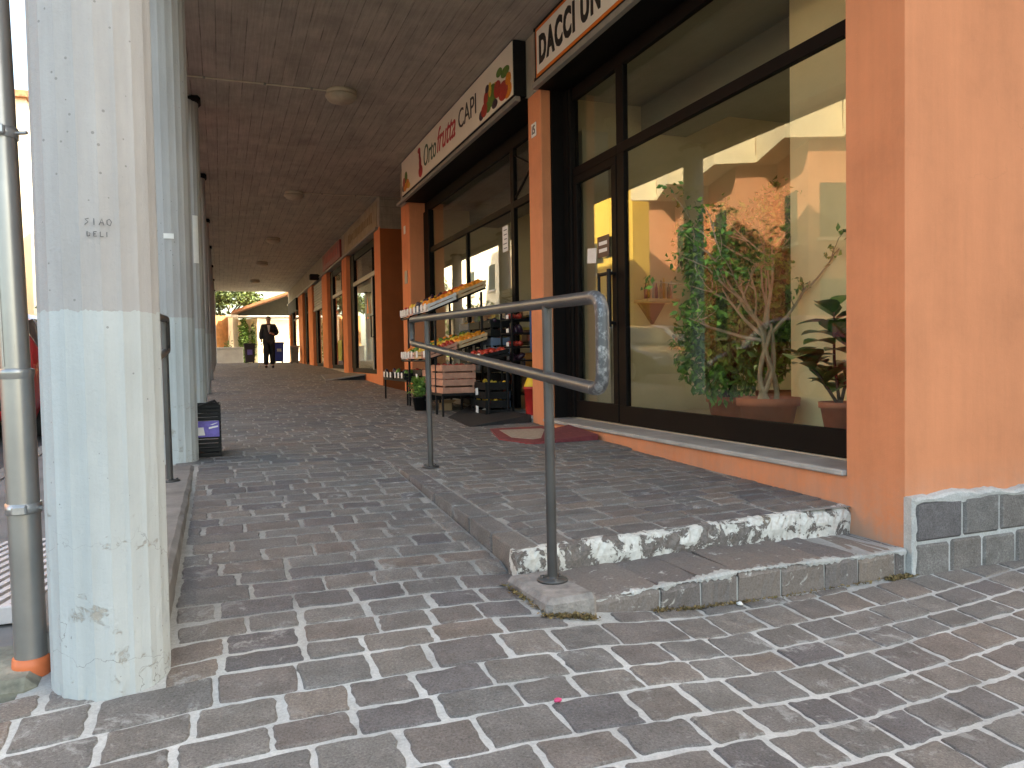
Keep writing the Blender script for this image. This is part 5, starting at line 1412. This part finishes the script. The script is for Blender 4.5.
# bins
def bin_(name, x, y, w, d, h, mat, label, lidmat=None):
    z = g0(y); t = thing(name, label, 'bin', (x,y,z), 'rubbish bins at the far end')
    b = MB(); k = .82
    b.add([(x-w/2*k,y-d/2*k,z+.04),(x+w/2*k,y-d/2*k,z+.04),(x+w/2*k,y+d/2*k,z+.04),(x-w/2*k,y+d/2*k,z+.04),(x-w/2,y-d/2,z+h-.08),(x+w/2,y-d/2,z+h-.08),(x+w/2,y+d/2,z+h-.08),(x-w/2,y+d/2,z+h-.08)],
          [(0,3,2,1),(4,5,6,7),(0,1,5,4),(1,2,6,5),(2,3,7,6),(3,0,4,7)]); b.build('bin_body', M[mat], t)
    b = MB(); b.bbox((x-w/2-.03,y-d/2-.05,z+h-.078),(x+w/2+.03,y+d/2+.03,z+h), .025); b.build('lid', M[lidmat or mat], t)
    for s in (-1,1): b = MB(); b.lathe((x+s*w*.36,y+d/2*k+.02,z+.06), [(.001,-.03),(.06,-.03),(.06,.03),(.001,.03)], 14, axis='X'); b.build('wheel', M['tyre'], t)
    return t
tb = bin_('wheelie_bin', 1.30, 39.3, .50, .5, .95, 'bin_dark', 'dark wheelie bin with a purple sticker, left of the man')
b = MB(); b.bbox((1.18,39.03,.35),(1.42,39.045,.60), .004); b.build('sticker', M['purple'], tb)
tb = bin_('wheelie_bin', 2.60, 38.5, .46, .5, .98, 'bin_blue', 'blue wheelie bin standing right behind the man')
b = MB(); b.box((2.50,38.225,.50),(2.70,38.235,.53)); b.box((2.50,38.225,.58),(2.70,38.235,.61)); b.build('pale_mark', M['paper'], tb)
bin_('wheelie_bin', 3.02, 34.9, .34, .4, .78, 'bin_grey', 'grey litter bin with pale lid against the far pillar', 'lip')

# ------------------------------------------------------------------ the man
def skin_mesh(name, verts, edges, radii, mat, parent, sub=2, root=0):
    me = bpy.data.meshes.new(name); me.from_pydata([tuple(v) for v in verts], edges, [])
    o = bpy.data.objects.new(name, me); COL.objects.link(o)
    md = o.modifiers.new('s', 'SKIN'); md.use_smooth_shade = True
    for i, r in enumerate(radii):
        sv = me.skin_vertices[0].data[i]; sv.radius = r if isinstance(r, tuple) else (r, r); sv.use_root = (i == root)
    ms = o.modifiers.new('d', 'SUBSURF'); ms.levels = ms.render_levels = sub
    bpy.context.view_layer.update(); dg = bpy.context.evaluated_depsgraph_get(); dg.update()
    m2 = bpy.data.meshes.new_from_object(o.evaluated_get(dg)); bpy.data.objects.remove(o)
    for p in m2.polygons: p.use_smooth = True
    m2.materials.clear(); m2.materials.append(mat); m2.name = name
    for v in m2.vertices: v.co -= wloc(parent) if parent else Vector()
    o = bpy.data.objects.new(name, m2); COL.objects.link(o); o.parent = parent
    return o
mx, my = 1.52, 27.1; mz = g0(my)
man = thing('person', 'man in a dark jacket and black trousers walking with a stick', 'person', (mx,my,mz))
def V(x, y, z): return Vector((mx+x, my+y, mz+z))   # faces -Y; his right hand is on the left of the picture (-x)
bv = [V(0,0,.93),V(0,.0,1.10),V(0,.01,1.28),V(0,.0,1.42),V(0,-.01,1.50),V(0,-.03,1.57),V(0,-.04,1.64),V(0,-.03,1.70),
      V(-.09,0,.90),V(-.10,-.10,.50),V(-.11,-.04,.09),V(-.115,-.16,.045),
      V(.09,0,.90),V(.10,.06,.50),V(.11,.16,.10),V(.115,.05,.05),
      V(-.17,0,1.40),V(-.24,.03,1.14),V(-.25,-.10,.93),V(-.25,-.13,.86),
      V(.17,0,1.40),V(.27,.05,1.17),V(.13,-.16,1.13),V(.07,-.21,1.17)]
be_ = [(0,1),(1,2),(2,3),(3,4),(4,5),(5,6),(6,7),(0,8),(8,9),(9,10),(10,11),(0,12),(12,13),(13,14),(14,15),(3,16),(16,17),(17,18),(18,19),(3,20),(20,21),(21,22),(22,23)]
br = [(.13,.10),(.12,.09),(.13,.10),(.10,.07),(.052,.052),(.070,.075),(.082,.092),(.055,.065),.075,.052,.036,.032,.075,.052,.036,.032,.055,.040,.032,.035,.055,.040,.032,.035]
skin_mesh('body', bv, be_, br, M['skin'], man, 2)
jv = [V(0,0,.80),V(0,0,1.10),V(0,.01,1.28),V(0,.005,1.42),V(0,.0,1.485),V(-.17,0,1.40),V(-.245,.03,1.14),V(-.25,-.09,.95),V(.17,0,1.40),V(.275,.05,1.17),V(.14,-.15,1.13)]
skin_mesh('jacket', jv, [(0,1),(1,2),(2,3),(3,4),(3,5),(5,6),(6,7),(3,8),(8,9),(9,10)], [(.225,.16),(.205,.15),(.205,.145),(.15,.11),(.075,.075),.098,.088,.072,.098,.088,.068], M['jacket'], man, 2, 1)
tv = [V(0,0,.95),V(-.09,0,.88),V(-.10,-.10,.50),V(-.11,-.04,.10),V(.09,0,.88),V(.10,.06,.50),V(.11,.16,.11)]
skin_mesh('trousers', tv, [(0,1),(1,2),(2,3),(0,4),(4,5),(5,6)], [(.17,.13),.125,.105,.090,.125,.105,.090], M['trousers'], man, 2)
for s, y in ((-1,-.04),(1,.16)):
    b = MB(); b.ball(V(s*.113, y-.06, .045), .05, 10, 6, (.95,2.5,.95)); b.build('shoe', M['black'], man)
b = MB(); b.ball(V(0,-.004,1.668), .094, 12, 8, (.90,.98,.82)); b.build('hair', M['hair'], man)
b = MB(); b.prism([V(-.045,-.135,1.43),V(.045,-.135,1.43),V(.012,-.15,1.20),V(-.012,-.15,1.20)], (0,.03,0)); b.build('shirt_front', M['shirt'], man)
b = MB()
for s in (-1,1): b.ball(V(s*.031,-.118,1.635), .010, 6, 5)
b.build('eye', M['black'], man)
b = MB(); b.ball(V(0,-.135,1.605), .017, 6, 5, (.7,1,1.2)); b.build('nose', M['skin'], man)
b = MB()
for px_, hs in ((-.25,1),):
    for k in range(4): b.tube([V(px_-.022+.015*k,-.14,.83), V(px_-.024+.016*k,-.165,.80), V(px_-.02+.014*k,-.155,.775)], [.009,.008,.006], 6)
    b.tube([V(px_+.03,-.14,.85), V(px_+.045,-.165,.82), V(px_+.03,-.175,.80)], [.010,.009,.007], 6)
for k in range(4): b.tube([V(.06,-.215,1.19-.015*k), V(.02,-.235,1.19-.015*k), V(.005,-.215,1.185-.014*k)], [.009,.008,.006], 6)
b.build('finger', M['skin'], man)
b = MB(); b.tube([(mx-.23,my-.17,mz+.80),(mx-.285,my-.19,mz+.80)], .012, 8); b.tube([(mx-.245,my-.165,mz+.81),(mx-.36,my-.30,mz+.005)], [.010,.008], 8)
tag(b.build('walking_stick', M['wood'], origin=(mx-.36,my-.3,mz)), 'thin pale walking stick held by the man', 'stick')

# ------------------------------------------------------------------ cars
def car(name, label, loc, rz, mat, hatch=True, group='cars parked in the street'):
    t = thing(name, label, 'car', loc, group)
    L = 3.95; 
    st = [(-1.98,.30,.52,.56,.66,.60),(-1.85,.22,.62,.68,.80,.70),(-1.3,.20,.78,.82,.84,.74),(-.85,.20,.88,.92,.85,.75),(-.25,.20,.92,1.38,.85,.60),(.15,.20,.93,1.46,.86,.61),(.75,.20,.94,1.46,.86,.61),(1.35,.20,.96,1.36,.85,.60),(1.75,.22,.98,1.05,.84,.66),(1.90,.28,.90,.94,.82,.70),(1.97,.34,.62,.66,.74,.64)]
    def sec(s):
        x, zb, zm, zt, w, wt = s
        return [(x,-w*.93,zb),(x,-w,zb+.16),(x,-w,(zb+zm)/2+.1),(x,-w*.97,zm),(x,-wt,zt-.03),(x,-wt*.8,zt),(x,wt*.8,zt),(x,wt,zt-.03),(x,w*.97,zm),(x,w,(zb+zm)/2+.1),(x,w,zb+.16),(x,w*.93,zb)]
    b = MB(); b.smooth = True; S = [sec(s) for s in st]; n = 12
    b.add([p for s in S for p in s], [(i*n+k, i*n+(k+1) % n, (i+1)*n+(k+1) % n, (i+1)*n+k) for i in range(len(S)-1) for k in range(n)] + [tuple(range(n))[::-1], tuple(range((len(S)-1)*n, len(S)*n))])
    off = Vector(loc)
    def place(b): b.v = [tuple(off + Vector(p)) for p in b.v]; return b
    place(b).build('body', mat, t)
    def lerp(a, c, k): return Vector(a).lerp(Vector(c), k)
    for sd in (3, 8):
        o_ = 4 if sd == 3 else 7; sg = -1 if sd == 3 else 1
        for i0, i1 in ((4,5),(5,6),(6,7)):
            A, C = S[i0], S[i1]; k0, k1 = (.04,.96)
            q = [lerp(lerp(A[sd],A[o_],.12),lerp(C[sd],C[o_],.12),k0), lerp(lerp(A[sd],A[o_],.12),lerp(C[sd],C[o_],.12),k1), lerp(lerp(A[sd],A[o_],.9),lerp(C[sd],C[o_],.9),k1), lerp(lerp(A[sd],A[o_],.9),lerp(C[sd],C[o_],.9),k0)]
            b = MB(); b.prism([p + Vector((0,sg*.006,.003)) for p in q], (0,sg*.004,0)); place(b).build('side_window', M['car_glass'], t)
    for i0, i1, nm, dx in ((3,4,'windscreen',-.01),(7,8,'rear_window',.01)):
        A, C = S[i0], S[i1]
        q = [lerp(A[5],C[5],.08), lerp(A[6],C[6],.08), lerp(A[6],C[6],.92), lerp(A[5],C[5],.92)]
        b = MB(); b.prism([p + Vector((dx*.6,0,.008)) for p in q], (dx*.4,0,.006)); place(b).build(nm, M['car_glass'], t)
    for x in (-1.25, 1.25):
        for sg in (-1, 1):
            b = MB(); b.lathe((x, sg*.80, .30), [(.001,-.10*sg),(.20,-.10*sg),(.30,-.09*sg),(.305,.0),(.30,.075*sg),(.20,.085*sg)], 22, axis='Y'); w = place(b).build('wheel', M['tyre'], t)
            b = MB(); b.lathe((x, sg*.80, .30), [(.20,.086*sg),(.19,.06*sg),(.06,.075*sg),(.001,.08*sg)], 22, axis='Y'); place(b).build('rim', M['chrome'], w)
    for sg in (-1, 1):
        b = MB(); b.bbox((1.84,sg*.70-.09,.68),(1.95,sg*.70+.09,.92), .03); place(b).build('tail_light', M['lens_red'], t)
        b = MB(); b.bbox((-1.93,sg*.55-.14,.52),(-1.80,sg*.55+.14,.64), .03); place(b).build('headlight', M['lens_clear'], t)
        b = MB(); b.bbox((-.62,sg*.93-.08,.93),(-.48,sg*.93+.08,1.05), .03); place(b).build('mirror', mat, t)
    b = MB(); b.bbox((1.955,-.26,.50),(1.985,.26,.61), .004); place(b).build('number_plate', M['paper'], t)
    b = MB(); b.bbox((1.90,-.74,.34),(2.0,.74,.46), .03); b.bbox((-2.0,-.62,.28),(-1.90,.62,.44), .03); place(b).build('bumper', M['black_plastic'], t)
    t.rotation_euler = (0,0,rz); return t
def road_z(y): return g0(y)-.14
car('parked_car', 'red car parked at the kerb, partly hidden behind the nearest column', (-2.75,11.5,road_z(11.5)), R_(-90), M['car_red'])
car('parked_car', 'dark charcoal car parked at the kerb, mirrored in the salon window', (-2.9,17.6,road_z(17.6)), R_(90), M['car_dark'])
car('parked_car', 'white hatchback parked across the street, mirrored in the salon window', (-8.5,26.6,road_z(26.6)+.05), R_(-112), M['car_white'])

# ------------------------------------------------------------------ houses across the street (they show in the glass and in the gap by the pipe)
def zigzag_house():
    t = thing('house', 'salmon house with stepped cream balconies across the street, mirrored in the salon window', 'house', (-13,19,-1.2))
    PT = [(-9.3,8.0),(-10.5,9.0),(-10.5,15.1),(-9.2,15.6),(-10.92,18.8),(-9.22,19.43),(-10.38,22.26),(-9.12,22.92),(-10.07,25.9),(-9.22,26.1),(-10.44,28.9),(-9.4,29.3)]
    zb = 6.65
    wall = [(x-.9, y) for x, y in PT]
    b = MB(); poly = [(x, y, -1.3) for x, y in wall] + [(-22,29.3,-1.3),(-22,8.0,-1.3)]
    b.prism(poly, (0,0,13.2)); b.build('wall', M['wall_pink'], t)
    for zz in (zb-3.0+3.0, zb+3.1):
        b = MB(); b.prism([(x, y, zz) for x, y in PT] + [(-13,29.28,zz),(-13,8.02,zz)], (0,0,.22)); b.build('balcony_slab', M['wall_cream'], t)
        for i in range(len(PT)-1):
            A, C = Vector((*PT[i],zz+.222)), Vector((*PT[i+1],zz+.222)); d = (C-A).normalized(); n_ = Vector((-d.y, d.x, 0)); 
            if n_.x > 0: n_ = -n_
            A2, C2 = A + d*.02, C - d*.02
            b = MB(); b.prism([A2, C2, C2+n_*.12, A2+n_*.12], (0,0,.95)); b.prism([A2-n_*.04+Vector((0,0,.952)), C2-n_*.04+Vector((0,0,.952)), C2+n_*.16+Vector((0,0,.952)), A2+n_*.16+Vector((0,0,.952))], (0,0,.07)); b.build('balcony_parapet', M['wall_cream'], t)
    # windows and doors on the walls
    for i in range(len(wall)-1):
        A, C = Vector((*wall[i],0)), Vector((*wall[i+1],0)); L = (C-A).length
        if L < 1.6: continue
        d = (C-A).normalized(); n_ = Vector((d.y, -d.x, 0))
        if n_.x < 0: n_ = -n_
        for z in (.6, 3.6, 7.2):
            m_ = A + d*L*.5; q = [m_ - d*.55 + Vector((0,0,z)), m_ + d*.55 + Vector((0,0,z)), m_ + d*.55 + Vector((0,0,z+1.7)), m_ - d*.55 + Vector((0,0,z+1.7))]
            b = MB(); b.prism([p + n_*.003 for p in q], n_*.05); w = b.build('window', M['shutter'], t)
            b = MB(); k = [q[0]-d*.08-Vector((0,0,.1)), q[1]+d*.08-Vector((0,0,.1)), q[1]+d*.08, q[0]-d*.08]; b.prism([p + n_*.003 for p in k], n_*.12); b.build('sill', M['wall_cream'], w)
    b = MB()
    for (x, y) in ((-10.4,19.5),(-10.3,26.3)): b.tube([(x,y,-1.2),(x,y,6.6)], .06, 8)
    b.build('drainpipe', M['white'], t)
    b = MB(); b.prism([(x+.3, y, 11.9) for x, y in wall] + [(-22.3,29.3,11.9),(-22.3,8.0,11.9)], (0,0,.3)); b.build('roof', M['rooftile'], t)
zigzag_house()
def plain_house(label, x0, x1, y0, y1, h, mat, zb=-1.0, nwin=4, storeys=3):
    t = thing('house', label, 'house', ((x0+x1)/2,(y0+y1)/2,zb))
    b = MB(); b.box((x0,y0,zb),(x1,y1,h)); b.build('wall', mat, t)
    b = MB(); b.box((x0-.4,y0-.3,h+.002),(x1+.4,y1+.3,h+.30)); b.build('roof', M['rooftile'], t)
    for s in range(storeys):
        for k in range(nwin):
            y = y0+(y1-y0)*(k+.5)/nwin; z = 1.0+s*3.1
            if z+1.5 > h: continue
            b = MB(); b.box((x1+.003,y-.5,z),(x1+.05,y+.5,z+1.5)); w = b.build('window', M['shutter'], t)
            b = MB(); b.box((x1+.003,y-.6,z-.1),(x1+.12,y+.6,z-.003)); b.build('sill', M['white'], w)
    return t
plain_house('bright yellow house across the street, mirrored in the glass of the salon door', -18,-10.45,31.0,39.0,8.6,M['wall_yellow'],-.9,3)
plain_house('tall cream house at the far end of the street, seen by the downpipe', -16,-8.2,42,66,12.5,M['sun_wall'],-.9,6,4)

plain_house('pale unseen house added behind the viewer on the right to shade the end wall', 11.0,20,-14,.95,14.0,M['low_wall'],-1.3,0,0)  # out of view, added to keep sun off the foreground and end wall
b = MB()
for y in [40.5+.9*k for k in range(28)]: leaves(b, (-6.9,y,1.2), (.8,.8,2.2), 150, .22, up=.2)  # added hedge, hides the sunlit house front from the grocery glass
t = thing('hedge', 'long tall dark hedge added across the street to darken the grocery window reflection', 'hedge', (-6.9,52,-.2)); b.build('foliage', M['leaf_tree'], t)
b = MB(); b.bbox((-7.3,40.2,-.3),(-6.5,65.5,2.6), .2); b.build('twig_core', M['bark'], t)
# ------------------------------------------------------------------ light, sky, camera
EL, AZ = 38.0, 112.0        # azimuth clockwise from +Y (towards +X)
S = Vector((math.sin(R_(AZ))*math.cos(R_(EL)), math.cos(R_(AZ))*math.cos(R_(EL)), math.sin(R_(EL))))
ld = bpy.data.lights.new('sun', 'SUN'); ld.energy = 4.2; ld.angle = R_(.5); ld.color = (1,.93,.82)
lo = bpy.data.objects.new('sun', ld); COL.objects.link(lo); lo.rotation_euler = S.to_track_quat('Z','Y').to_euler(); lo.location = S*60
W = bpy.data.worlds.new('World'); SC.world = W; W.use_nodes = True
sk = W.node_tree.nodes.new('ShaderNodeTexSky'); sk.sky_type = 'NISHITA'; sk.sun_disc = False
sk.sun_elevation = R_(EL); sk.sun_rotation = R_(AZ); sk.air_density = 1.0; sk.dust_density = 3.0; sk.ozone_density = 1.0
bg = W.node_tree.nodes['Background']; bg.inputs['Strength'].default_value = .15
W.node_tree.links.new(sk.outputs[0], bg.inputs['Color'])
cd = bpy.data.cameras.new('camera'); cam = bpy.data.objects.new('camera', cd); COL.objects.link(cam); SC.camera = cam
cd.sensor_fit = 'HORIZONTAL'; cd.sensor_width = 36; cd.lens = 36*769/1024; cd.clip_start = .05; cd.clip_end = 3000
YAW, PITCH, ROLL = R_(20.675), R_(-1.9704), R_(-1.0111)
f_ = Vector((math.sin(YAW)*math.cos(PITCH), math.cos(YAW)*math.cos(PITCH), math.sin(PITCH)))
r_ = Vector((math.cos(YAW), -math.sin(YAW), 0)); u_ = r_.cross(f_)
r2 = r_*math.cos(ROLL) + u_*math.sin(ROLL); u2 = -r_*math.sin(ROLL) + u_*math.cos(ROLL)
cam.matrix_world = Matrix(((r2.x,u2.x,-f_.x,0),(r2.y,u2.y,-f_.y,0),(r2.z,u2.z,-f_.z,0),(0,0,0,1)))
vs_ = SC.view_settings; vs_.view_transform = 'Standard'; vs_.look = 'None'; vs_.gamma = 1; vs_.use_curve_mapping = False; vs_.exposure = 2.65
vs_.use_white_balance = True; vs_.white_balance_temperature = 8100; vs_.white_balance_tint = 3
SC.cycles.max_bounces = 10; SC.cycles.diffuse_bounces = 5; SC.cycles.glossy_bounces = 5; SC.cycles.transparent_max_bounces = 16
SC.cycles.use_denoising = True
